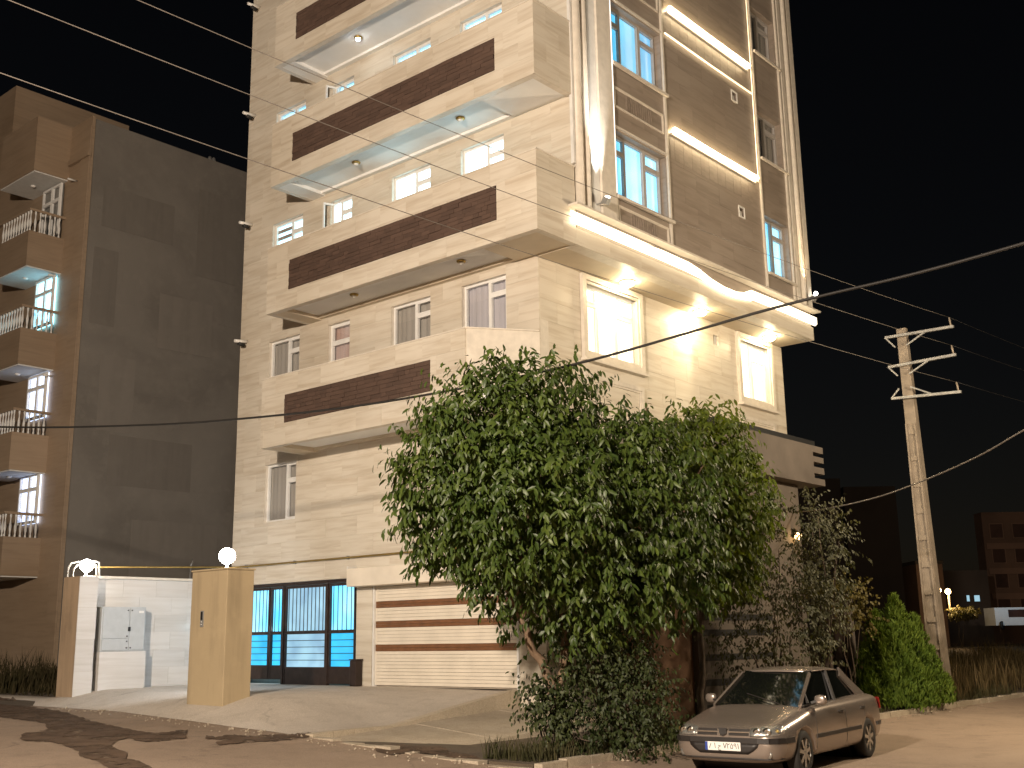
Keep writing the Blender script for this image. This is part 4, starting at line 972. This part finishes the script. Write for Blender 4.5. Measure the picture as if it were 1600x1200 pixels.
# cabin: dark glass block, roof skin and pillars proud of it
def ring(z, x0, x1, w0, w1): return [(x0, w0, z), (x0*.55+x1*.45, (w0+w1)/2+.02, z), (x1, w1, z), (x1, -w1, z), (x0*.55+x1*.45, -(w0+w1)/2-.02, z), (x0, -w0, z)]
g0 = ring(.90, 1.02, -1.74, .66, .62); g1 = ring(1.375, .20, -.98, .52, .50)
b = MB(); b.add(g0+g1, [(i, (i+1) % 6, 6+(i+1) % 6, 6+i) for i in range(6)]+[tuple(range(6, 12))]); b.build('glazing', M['car_glass'], CAR, local=True)
rf = loft([(.26, [(0, 1.352), (.46, 1.35), (.545, 1.355), (.54, 1.372), (.40, 1.395), (0, 1.405)]), (.05, [(0, 1.36), (.46, 1.36), (.565, 1.365), (.56, 1.39), (.40, 1.415), (0, 1.428)]), (-.5, [(0, 1.36), (.46, 1.36), (.565, 1.365), (.56, 1.395), (.40, 1.425), (0, 1.435)]), (-.95, [(0, 1.352), (.46, 1.35), (.54, 1.355), (.53, 1.378), (.38, 1.40), (0, 1.408)]), (-1.08, [(0, 1.315), (.42, 1.31), (.51, 1.315), (.50, 1.33), (.38, 1.345), (0, 1.35)])], 'roof', M['paint'], CAR, 2)
def V3(p): return Vector(p)
for s in (-1, 1):
    def pil(p, q, wd, out=.018, mm='paint'):
        p = V3((p[0], s*p[1], p[2])); q = V3((q[0], s*q[1], q[2])); o = Vector((0, s*out, .006)); MB().bar(p+o, q+o, wd, .03, (0, s, .4)).build('pillar', M[mm], CAR, local=True)
    pil((1.06,.655,.90), (.27,.522,1.342), .046); pil((-.30,.675,.91), (-.34,.535,1.36), .07, .012, 'black_trim'); pil((.78,.675,.93), (.72,.60,1.09), .03, .012, 'black_trim'); pil((-1.58,.635,.91), (-1.00,.512,1.325), .17, .012); pil((-1.80,.60,.92), (-1.10,.495,1.30), .09)
    T = MB(); T.bar((1.0, s*.70, .915), (-1.6, s*.66, .945), .03, .016, (0,0,1)); T.build('belt_trim', M['black_trim'], CAR, local=True)
    for x0, x1 in ((.93, -.93), (-1.73, -2.06), (1.72, 1.92)):
        ribbon([side(x0+(x1-x0)*k/6, .50, s) for k in range(7)], .055, .022).build('side_moulding', M['black_trim'], CAR, local=True)
    for x, xt in ((.92, .88), (-.29, -.31), (-1.02, -1.22)):
        ribbon([side(x+(xt-x)*k/8, .27+.60*k/8, s, -.001) for k in range(9)], .008, .008, (1,0,0)).build('door_gap', M['black_trim'], CAR, local=True)
    for x in (-.12, -1.08): ribbon([side(x-.09, .78, s, .006), side(x+.09, .785, s, .006)], .032, .02).build('door_handle', M['black_trim'], CAR, local=True)
    mr = loft([(.80, [(0, -.05), (.05, -.05), (.06, 0), (.05, .05), (0, .055)]), (.78, [(0, -.075), (.085, -.07), (.10, 0), (.085, .065), (0, .07)]), (.68, [(0, -.08), (.09, -.075), (.105, 0), (.09, .07), (0, .075)])], 'wing_mirror', M['paint'], CAR, 1)
    mr.location = (0, s*.87, .99)
    bar = MB().bar((.78, s*.74, .95), (.76, s*.82, .975), .07, .03); bar.build('mirror_stalk', M['black_trim'], CAR, local=True)
    # lamps
    ys = [.40,.48,.56,.64,.70,.75,.79]
    lo_ = [.570,.565,.565,.568,.575,.585,.600]; hi_ = [.672,.690,.700,.702,.700,.695,.685]
    hd_ = patch([[nose(s*y, l_+(h_-l_)*t) for y, l_, h_ in zip(ys, lo_, hi_)] for t in (0, .33, .66, 1)], .012, (1,0,0)).build('headlight', M['lens'], CAR, local=True)
    for yy, r_ in ((.50, .050), (.63, .055)):
        q = nose(s*yy, .630, .019); MB().lathe([(r_, 0), (r_*1.05, .006), (r_*.6, -.001), (.001, .004)], q, 16, 'x').build('reflector', M['chrome'], hd_, local=True)
    q = nose(s*.735, .638, .019); MB().lathe([(.026, 0), (.028, .006), (.001, .008)], q, 12, 'x').build('indicator', M['brass'], hd_, local=True)
    MB().lathe([(.045, 0), (.05, .03), (.001, .022)], (2.14, s*.64, .335), 12, 'x').build('fog_lamp', M['lens'], CAR, local=True)
    MB().prism([(-2.225, s*.45, .70), (-2.12, s*.76, .70), (-2.02, s*.795, .72), (-2.02, s*.78, .88), (-2.13, s*.735, .89), (-2.255, s*.45, .87)], (-.03, s*.008, 0)).build('tail_light', M['red_lens'], CAR, local=True)
    for x in (1.335, -1.335):
        tyre = MB().lathe([(.205, -.09), (.27, -.095), (.300, -.07), (.306, 0), (.300, .07), (.27, .095), (.205, .09)], (x, s*.735, .306), 32, 'y').build('wheel', M['tyre'], CAR, local=True)
        r_ = MB().lathe([(.205, s*.085), (.195, s*.05), (.19, -s*.04), (.06, -s*.03)], (x, s*.735, .306), 28, 'y')
        for k in range(7):
            t = 2*math.pi*k/7+.2; dx, dz = math.cos(t), math.sin(t); r_.bar((x+dx*.03, s*.812, .306+dz*.03), (x+dx*.195, s*.806, .306+dz*.195), .05, .03, (0,1,0))
        r_.lathe([(.055, s*.07), (.05, s*.09), (.001, s*.092)], (x, s*.735, .306), 14, 'y'); r_.build('rim', M['rim'], tyre, local=True)
# front end
patch([[nose(y*k_, z) for y in (-.5,-.42,-.25,0,.25,.42,.5)] for z, k_ in ((.335,.72),(.38,.88),(.43,1.0),(.475,1.04))], .006, (1,0,0)).build('lower_intake', M['black_trim'], CAR, local=True)
yy_ = [-.83,-.80,-.75,-.66,-.5,-.3,0,.3,.5,.66,.75,.80,.83]
ribbon([nose(y, .515, .010) for y in yy_], .07, .035).build('bumper_strip', M['black_trim'], CAR, local=True)
ribbon([nose(y, .275, .006) for y in yy_[1:-1]], .018, .02).build('bumper_lip', M['black_trim'], CAR, local=True)
for s in (-1, 1):
    for z in (.595, .648): ribbon([nose(s*y, z, .0) for y in (.09, .19, .29, .385)], .030, .03).build('grille_slot', M['black_trim'], CAR, local=True)
gc = MB()
for s in (-1, 1): gc.bar(nose(s*.085, .6225, .01), nose(s*.385, .6225, .01), .02, .014)
gc.build('grille_bar', M['chrome'], CAR, local=True)
em = MB().prism([(2.215, -.065, .675), (2.215, .065, .675), (2.22, .06, .60), (2.22, 0, .565), (2.22, -.06, .60)], (.012, 0, 0)).build('emblem', M['black_trim'], CAR, local=True)
MB().bar((2.235, -.035, .585), (2.235, -.055, .665), .012, .03, (1,0,0)).build('emblem_edge', M['chrome'], em, local=True)
pt = bevel(MB().box((2.225, -.265, .375), (2.24, .265, .49)).build('number_plate', M['plate'], CAR, local=True), .004)
MB().box((2.2402, -.263, .377), (2.2412, -.225, .488)).build('plate_band', M['plate_blue'], pt, local=True)
def text(s, size, loc, m, parent, name):
    cu = bpy.data.curves.new(name, 'FONT'); cu.body = s; cu.size = size; cu.align_x = 'CENTER'; cu.align_y = 'CENTER'; cu.extrude = .0006
    t = bpy.data.objects.new(name, cu); col.objects.link(t); bpy.context.view_layer.update()
    me = bpy.data.meshes.new_from_object(t.evaluated_get(bpy.context.evaluated_depsgraph_get())); bpy.data.objects.remove(t)
    me.materials.clear(); me.materials.append(m); o = link(name, me, loc, parent, True); o.rotation_euler = (R(90), 0, R(90)); return o
# seen from the front the plate reads left to right, so +x looks at us and -y is our left
for ch, y in (('۸', -.175), ('۱', -.115), ('ج', -.045), ('۷', .035), ('۲', .085), ('۵', .135), ('۹', .19), ('۱', .232)):
    text(ch, .105 if ch != 'ج' else .085, (2.2415, y, .436), M['ink'], pt, 'plate_character')
wp = MB(); wp.bar((1.02, .35, .935), (.80, -.25, 1.065), .012, .012); wp.build('wiper', M['black_trim'], CAR, local=True)
ip = MB().tube([(.36, .06, 1.305), (.40, .06, 1.27)], .012, 6); ip.build('window_sticker', M['chrome'], CAR, local=True)
rp_ = MB().box((-2.305, -.26, .55), (-2.29, .26, .66)); rp_.build('rear_plate', M['plate'], CAR, local=True)
# ============================================================ TREES, SHRUBS AND GRASS
M['leaf_tree'] = leaf_mat('broad leaf', (.040,.072,.015), (.088,.128,.024), .36, .46)
M['leaf_tree_lit'] = leaf_mat('broad leaf lit', (.085,.125,.016), (.145,.185,.026), .48, .5)  # lamp light on the second tree painted in as paler, yellower leaves
M['leaf_bush'] = leaf_mat('shrub leaf', (.026,.040,.013), (.050,.062,.022), .25, .55, .3)
M['leaf_olive'] = leaf_mat('olive leaf', (.055,.058,.030), (.090,.088,.048), .3, .6)
M['leaf_thuja'] = leaf_mat('conifer spray', (.085,.142,.022), (.15,.215,.036), .35, .65, .2)
M['leaf_lamplit'] = leaf_mat('lamplit yellow leaf', (.105,.085,.02), (.14,.115,.03), .3, .6)  # yellow lamp light painted into the leaves of vine and hedge
M['dry_grass'] = leaf_mat('dry grass', (.10,.075,.040), (.16,.115,.06), .3, .7, .2)
M['weed'] = leaf_mat('dark weed', (.045,.045,.022), (.08,.072,.038), .3, .7, .2)
M['weed_dark'] = leaf_mat('dark plot weed', (.030,.026,.014), (.055,.044,.024), .25, .8, .1)
M['bark'] = (lambda: plain('pale bark', (.20,.135,.085), .9, var=.3, scale=5, bmp=.5))()
M['bark_dark'] = plain('dark bark', (.09,.065,.045), .9, var=.25, scale=6, bmp=.5)
rg = random.Random(11)
def rdir(r=rg):
    z = r.uniform(-1, 1); t = r.uniform(0, 2*math.pi); s = math.sqrt(1-z*z); return Vector((s*math.cos(t), s*math.sin(t), z))
LEAF = [(0,0,0), (.33,.27,.03), (.36,0,-.015), (.33,-.27,.03), (.75,.20,-.02), (.78,0,-.06), (.75,-.20,-.02), (1.0,0,-.17)]
LEAF_F = [(0,2,1), (0,3,2), (1,2,5,4), (2,3,6,5), (4,5,7), (5,6,7)]
def leaf_verts(p, d, n, L, w):
    d = d.normalized(); a = d.cross(n)
    if a.length < 1e-3: a = d.cross(Vector((1,.1,0)))
    a.normalize(); n = a.cross(d)
    return [p+d*(x*L)+a*(y*w/.27*.5)+n*(z*L) for x, y, z in LEAF]
class Leaves:
    def __init__(s): s.items = []
    def add(s, p, d, n, L, w): s.items.append((p, d, n, L, w))
    def build(s, name, m, parent, singles=0):
        items = s.items
        if singles:                                            # the leaves nearest to the viewer are single objects
            ok = sorted(items, key=lambda q: -(q[3]*q[4]*abs(q[2].normalized().dot((CAM-q[0]).normalized())))/((q[0]-CAM).length**4))
            mine, items = ok[:singles], ok[singles:]
            me = bpy.data.meshes.new('leaf'); me.from_pydata(leaf_verts(Vector((0,0,0)), Vector((1,0,0)), Vector((0,0,1)), 1, 1), [], LEAF_F); me.materials.append(m)
            for p, d, n, L, w in mine:
                d = d.normalized(); a = d.cross(n).normalized(); nn = a.cross(d)
                o = link('leaf', me, p, parent); mt = Matrix((d, a, nn)).transposed(); o.rotation_euler = mt.to_euler(); o.scale = (L, w, L)
        v = []; f = []
        for it in items:
            k = len(v); v += leaf_verts(*it); f += [tuple(i+k for i in q) for q in LEAF_F]
        c = WL[parent]; me = bpy.data.meshes.new(name); me.from_pydata([q-c for q in v], [], f); me.materials.append(m)
        me.polygons.foreach_set('use_smooth', [True]*len(f)); o = link(name, me, c, parent); tag(o, kind='stuff'); return o
def shoot(lv, p, d, length, k, L, w, droop=1.15, r=rg):
    """a twig with leaves hanging to both sides"""
    q = p.copy(); step = length/k; side = d.cross(Vector((0,0,1)))
    if side.length < .05: side = Vector((1,0,0))
    side.normalize()
    for i in range(k):
        q = q+d*step; d = (d+Vector((0,0,-.10))+rdir(r)*.10).normalized()
        s = side*(1 if i % 2 else -1)
        ld = (d*.45+s*r.uniform(.4,1.0)+Vector((0,0,-droop*r.uniform(.4,1.3)))+rdir(r)*.35).normalized()
        n = (d*.5+Vector((0,0,.6))+rdir(r)*.6+(CAM-q).normalized()*.25)
        lv.add(q+rdir(r)*.02, ld, n, L*r.uniform(.7,1.2), w*r.uniform(.8,1.2))
    return q
def crown_leaves(lobes, n, L, w, lv, inner=.25, spike=.25, r=rg):
    tot = sum(a*b*c for _, (a, b, c) in lobes); 
    for ctr, (a, b, c) in lobes:
        for _ in range(int(n*a*b*c/tot)):
            u = rdir(r); rr = r.uniform(.55, 1.0)**.6 if r.random() > inner else r.uniform(.1,.7)
            p = ctr+Vector((u.x*a, u.y*b, u.z*c))*rr*(.90+.42*noise.noise(ctr+u*2.2))
            d = (u+rdir(r)*.55+Vector((0,0,.35))).normalized()
            if any((Vector(((p.x-q.x)/e, (p.y-q.y)/f, (p.z-q.z)/g))).length < .62 for q, (e, f, g) in lobes) and r.random() > .35: continue
            shoot(lv, p, d, r.uniform(.22,.42), 7, L, w, r=r)
        if spike:                                                # long shoots that break the outline
            for _ in range(int(spike*60*(a+b+c))):
                u = rdir(r); u.z = abs(u.z)*.9+.1 if r.random() < .6 else u.z; u.normalize()
                p = ctr+Vector((u.x*a, u.y*b, u.z*c))*.93
                shoot(lv, p, (u+Vector((0,0,.5))+rdir(r)*.3).normalized(), r.uniform(.35,.62), 9, L*.95, w, r=r)
def limb(b, p, q, r0, r1, wob=.12, n=7):
    pts = []; p = Vector(p); q = Vector(q)
    for i in range(n+1):
        t = i/n; o = rdir()*wob*math.sin(t*math.pi); pts.append(p.lerp(q, t)+o)
    b.tube(pts, [r0+(r1-r0)*i/n for i in range(n+1)], 9); return pts
def px_lobe(px, py, depth, rw, rh, rd): # crown lobe: pixel centre, distance and half sizes in pixels
    k = depth/FPX; c = atd(px, py, depth); return (c, (rw*k*.9+rd*.0, rw*k*.9, rh*k))
# main tree at the corner
T1 = thing('street_tree', (-4.0, -3.4, -.74), 'large round street tree with drooping leaves and forked pale trunk', 'tree', 'street trees at the corner')
base = onZ(884, 1165, -.74); fork = atd(868, 1082, 17.6)
b = MB(); limb(b, (base.x, base.y, -.8), fork, .17, .13, .03)
D1 = 17.7
for (x, y, d), r0 in (((812, 965, D1-.3), .085), ((905, 975, D1+.4), .09), ((880, 900, D1), .07), ((960, 920, D1+.7), .06)):
    q = limb(b, fork if r0 > .08 else atd(880, 1040, D1), atd(x, y, d), r0, r0*.6, .06)
    for _ in range(4):
        e = atd(x+rg.uniform(-170,150), y-rg.uniform(80,300), d+rg.uniform(-1.2,1.2)); limb(b, q[-1], e, r0*.5, .015, .15)
b.build('trunk', M['bark'], T1)
lv = Leaves()
lob = [px_lobe(x, y, d, rw, rh, 0) for x, y, d, rw, rh in ((770,690,17.6,125,120), (850,645,18.0,95,82), (720,760,17.6,110,120), (840,790,16.9,150,130), (700,815,17.9,82,72), (800,870,17.4,95,82), (935,745,17.9,120,100), (950,850,17.4,130,110), (900,940,17.8,120,70), (1010,790,18.0,115,125), (1005,725,18.4,75,62), (1050,900,18.1,85,75))]
crown_leaves(lob, 7000, .152, .052, lv, inner=.32)
lv.build('crown', M['leaf_tree'], T1, 300)
# second tree behind it to the right
T2 = thing('street_tree', (.6, -3.2, -.74), 'smaller leafy tree partly hidden behind the large street tree', 'tree', 'street trees at the corner')
b2 = onZ(1112, 1090, -.74); b = MB(); D2 = 21.2
s0 = onY(1092, 1080, -3.2); limb(b, (s0.x, -3.2, -.8), atd(1095, 930, D2), .07, .05, .04)
for x, y in ((1080,800), (1130,780), (1150,850), (1110,700)): limb(b, atd(1095, 930, D2), atd(x, y, D2), .045, .012, .1)
b.build('trunk', M['bark_dark'], T2)
lv = Leaves()
lob = [px_lobe(x, y, d, rw, rh, 0) for x, y, d, rw, rh in ((1105,705,D2,62,65), (1150,790,D2-.2,55,105), (1090,810,D2-.3,75,110), (1130,880,D2,60,60), (1060,740,D2,60,75))]
crown_leaves(lob, 3000, .150, .050, lv, inner=.3, spike=.22)
lv.build('crown', M['leaf_tree_lit'], T2, 120)
# undergrowth
def shrub(name, label, px, py, depth, lobes, n, L, w, m, stems=5, singles=0, group='shrubs under the trees', spike=.15, gz=-.74):
    c = atd(px, py, depth); t = thing(name, (c.x, c.y, gz), label, 'shrub', group)
    b = MB()
    lb = [px_lobe(x, y, d, rw, rh, 0) for x, y, d, rw, rh in lobes]
    for k in range(stems):
        e = lb[k % len(lb)][0]+rdir()*.2; limb(b, (c.x+rg.uniform(-.15,.15), c.y+rg.uniform(-.15,.15), gz-.05), e, .022, .008, .08, 6)
    b.build('stem', M['bark_dark'], t)
    lv = Leaves(); crown_leaves(lb, n, L, w, lv, spike=spike); lv.build('foliage', m, t, singles); return t
shrub('shrub', 'dense dark shrub filling the ground right of the forked trunk', 985, 1165, 17.6, [(960,1090,17.5,75,75), (1000,1095,17.8,55,60), (930,1030,17.8,60,60), (1000,1140,17.2,62,42), (900,1140,17.3,50,40), (970,1025,18.2,50,45)], 1350, .075, .036, M['leaf_bush'], 8)
shrub('shrub', 'small shrub at the foot of the tree on its left side', 848, 1120, 17.4, [(850,1090,17.4,28,28), (838,1100,17.4,18,22), (868,1120,17.3,30,35)], 260, .08, .04, M['leaf_bush'], 4)
shrub('olive_shrub', 'tall sparse grey green shrub in front of the portal', 1215, 1070, 21.5, [(1200,900,21.8,70,90), (1160,980,21.5,60,70), (1250,980,21.6,65,80), (1230,850,22,50,70), (1190,1030,21.2,80,40)], 620, .085, .034, M['leaf_olive'], 7, spike=.22)
shrub('olive_shrub', 'slender leafy shrub reaching up right of the amber lamp', 1285, 1060, 22.5, [(1290,870,22.6,30,60), (1268,810,22.6,14,45), (1310,840,22.6,16,36), (1280,950,22.6,40,60)], 420, .09, .038, M['leaf_olive'], 6, spike=.25)
shrub('vine', 'yellowish climber on top of the fence beside the pale post', 1325, 1000, 26.5, [(1330,935,26.5,24,18), (1300,925,26.3,26,8), (1345,965,26.6,16,26)], 160, .09, .06, M['leaf_lamplit'], 4)
shrub('hedge', 'low hedge glowing yellow under the distant street lamp', 1500, 966, 73.5, [(1494,958,73.5,9,5), (1506,957,73.5,9,4), (1520,957,73.5,8,3)], 160, .22, .12, M['leaf_lamplit'], 2, group='far planting', spike=0, gz=-.8)
# conifer
cf = onZ(1412, 1106, -.74); TH = thing('conifer', (cf.x, cf.y, -.76), 'dense bright green conifer bush beside the concrete pole', 'conifer')
dc = proj(cf)[2]; k = dc/FPX
MB().tube([(cf.x, cf.y, -.8), (cf.x, cf.y, .5)], [.07,.04], 8).build('trunk', M['bark_dark'], TH)
lv = Leaves(); rr = random.Random(5)
for (x, top, wd, bot, off) in ((1410,935,46,1090,0), (1378,960,34,1095,-.1), (1440,965,34,1095,.1), (1358,1010,28,1100,-.1), (1462,1015,26,1100,.1), (1400,985,50,1100,-.5), (1375,1040,40,1104,-.5), (1435,1035,42,1104,-.5), (1480,1055,18,1098,.2), (1415,1060,50,1106,-.6)):
    c0 = atd(x, bot, dc+off); H = (bot-top)*k; Rw = wd*k
    for _ in range(int(900*H*Rw*1.6)):
        t = rr.random()**.8*rr.uniform(.9,1.08); t = min(t, 1.0); a = rr.uniform(0, 2*math.pi); prof = Rw*(1-t**1.7)**.75*(.75+.25*math.sin(a*5+t*9+x))
        rad = prof*rr.uniform(.6,1.12); p = c0+Vector((math.cos(a)*rad, math.sin(a)*rad, t*H-.05))
        d = Vector((math.cos(a)*.5, math.sin(a)*.5, 1.0))+rdir(rr)*.45
        for _k in range(2): lv.add(p+rdir(rr)*.03, d+rdir(rr)*.35, Vector((math.cos(a), math.sin(a), .2))+rdir(rr)*.6, rr.uniform(.09,.17), .030)
lv.build('crown', M['leaf_thuja'], TH)
# grass: countless, so one object each
def grass(name, label, area, n, h0, h1, m, gzf, seed, wd=.012):
    r = random.Random(seed); v = []; f = []
    for _ in range(n):
        x, y = area(r); z = gzf(x, y)-.03; h = r.uniform(h0, h1)*(.45+.9*max(0, .5+noise.noise(Vector((x*.45, y*.45, seed))))); t = r.uniform(0, 6.28); c, s = math.cos(t)*wd, math.sin(t)*wd
        lx, ly = r.gauss(0,.22)*h, r.gauss(0,.22)*h; k = len(v)
        v += [(x-c, y-s, z), (x+c, y+s, z), (x+c*.7+lx*.4, y+s*.7+ly*.4, z+h*.6), (x-c*.7+lx*.4, y-s*.7+ly*.4, z+h*.6), (x+lx, y+ly, z+h)]; f += [(k,k+1,k+2,k+3), (k+3,k+2,k+4)]
    me = bpy.data.meshes.new(name); me.from_pydata(v, [], f); me.materials.append(m); o = link(name, me, (0,0,0)); return tag(o, label, 'grass', None, 'stuff')
grass('dry_grass', 'tall dry grass on the dark plot right of the pole', lambda r: (12.5+r.random()**1.5*45, -3.5+r.random()*14), 15000, .4, 1.15, M['dry_grass'], near_ground, 3, .014)
grass('weeds', 'dark weeds on the vacant plot between the two buildings', lambda r: (-4.4+r.random()*4.6, 11.3+r.random()*8.3), 3000, .25, .85, M['weed_dark'], lambda x, y: -.12, 4, .016)
grass('weeds', 'low dry weeds along the planting strip and kerb', lambda r: (-4.9+r.random()**1.2*21, -3.85+r.random()*1.2), 5000, .08, .34, M['weed'], lambda x, y: -.74, 6, .010)

# loose stones and clods along the foot of the forecourt and the kerb
v = []; f = []; r = random.Random(21)
for _ in range(420):
    if r.random() < .6: x, y = r.gauss(-5.45, .22), r.uniform(-3.8, 9)
    else: x, y = r.uniform(-5, 12), r.gauss(-4.2, .10)
    s = r.uniform(.008, .028)*(1.6 if r.random() < .1 else 1); z = road_z(x, y)+s*.4; k = len(v)
    v += [(x+dx*s*r.uniform(.7,1.3), y+dy*s*r.uniform(.7,1.3), z+dz*s*r.uniform(.5,.9)) for dx, dy, dz in ((1,0,0),(-1,0,0),(0,1,0),(0,-1,0),(0,0,1),(0,0,-1))]
    f += [(k+a, k+b_, k+c) for a, b_, c in ((0,2,4),(2,1,4),(1,3,4),(3,0,4),(2,0,5),(1,2,5),(3,1,5),(0,3,5))]
me = bpy.data.meshes.new('gravel'); me.from_pydata(v, [], f); me.materials.append(M['pave']); tag(link('gravel', me, (0,0,0)), 'loose stones scattered along the kerb and the forecourt edge', 'gravel', None, 'stuff')
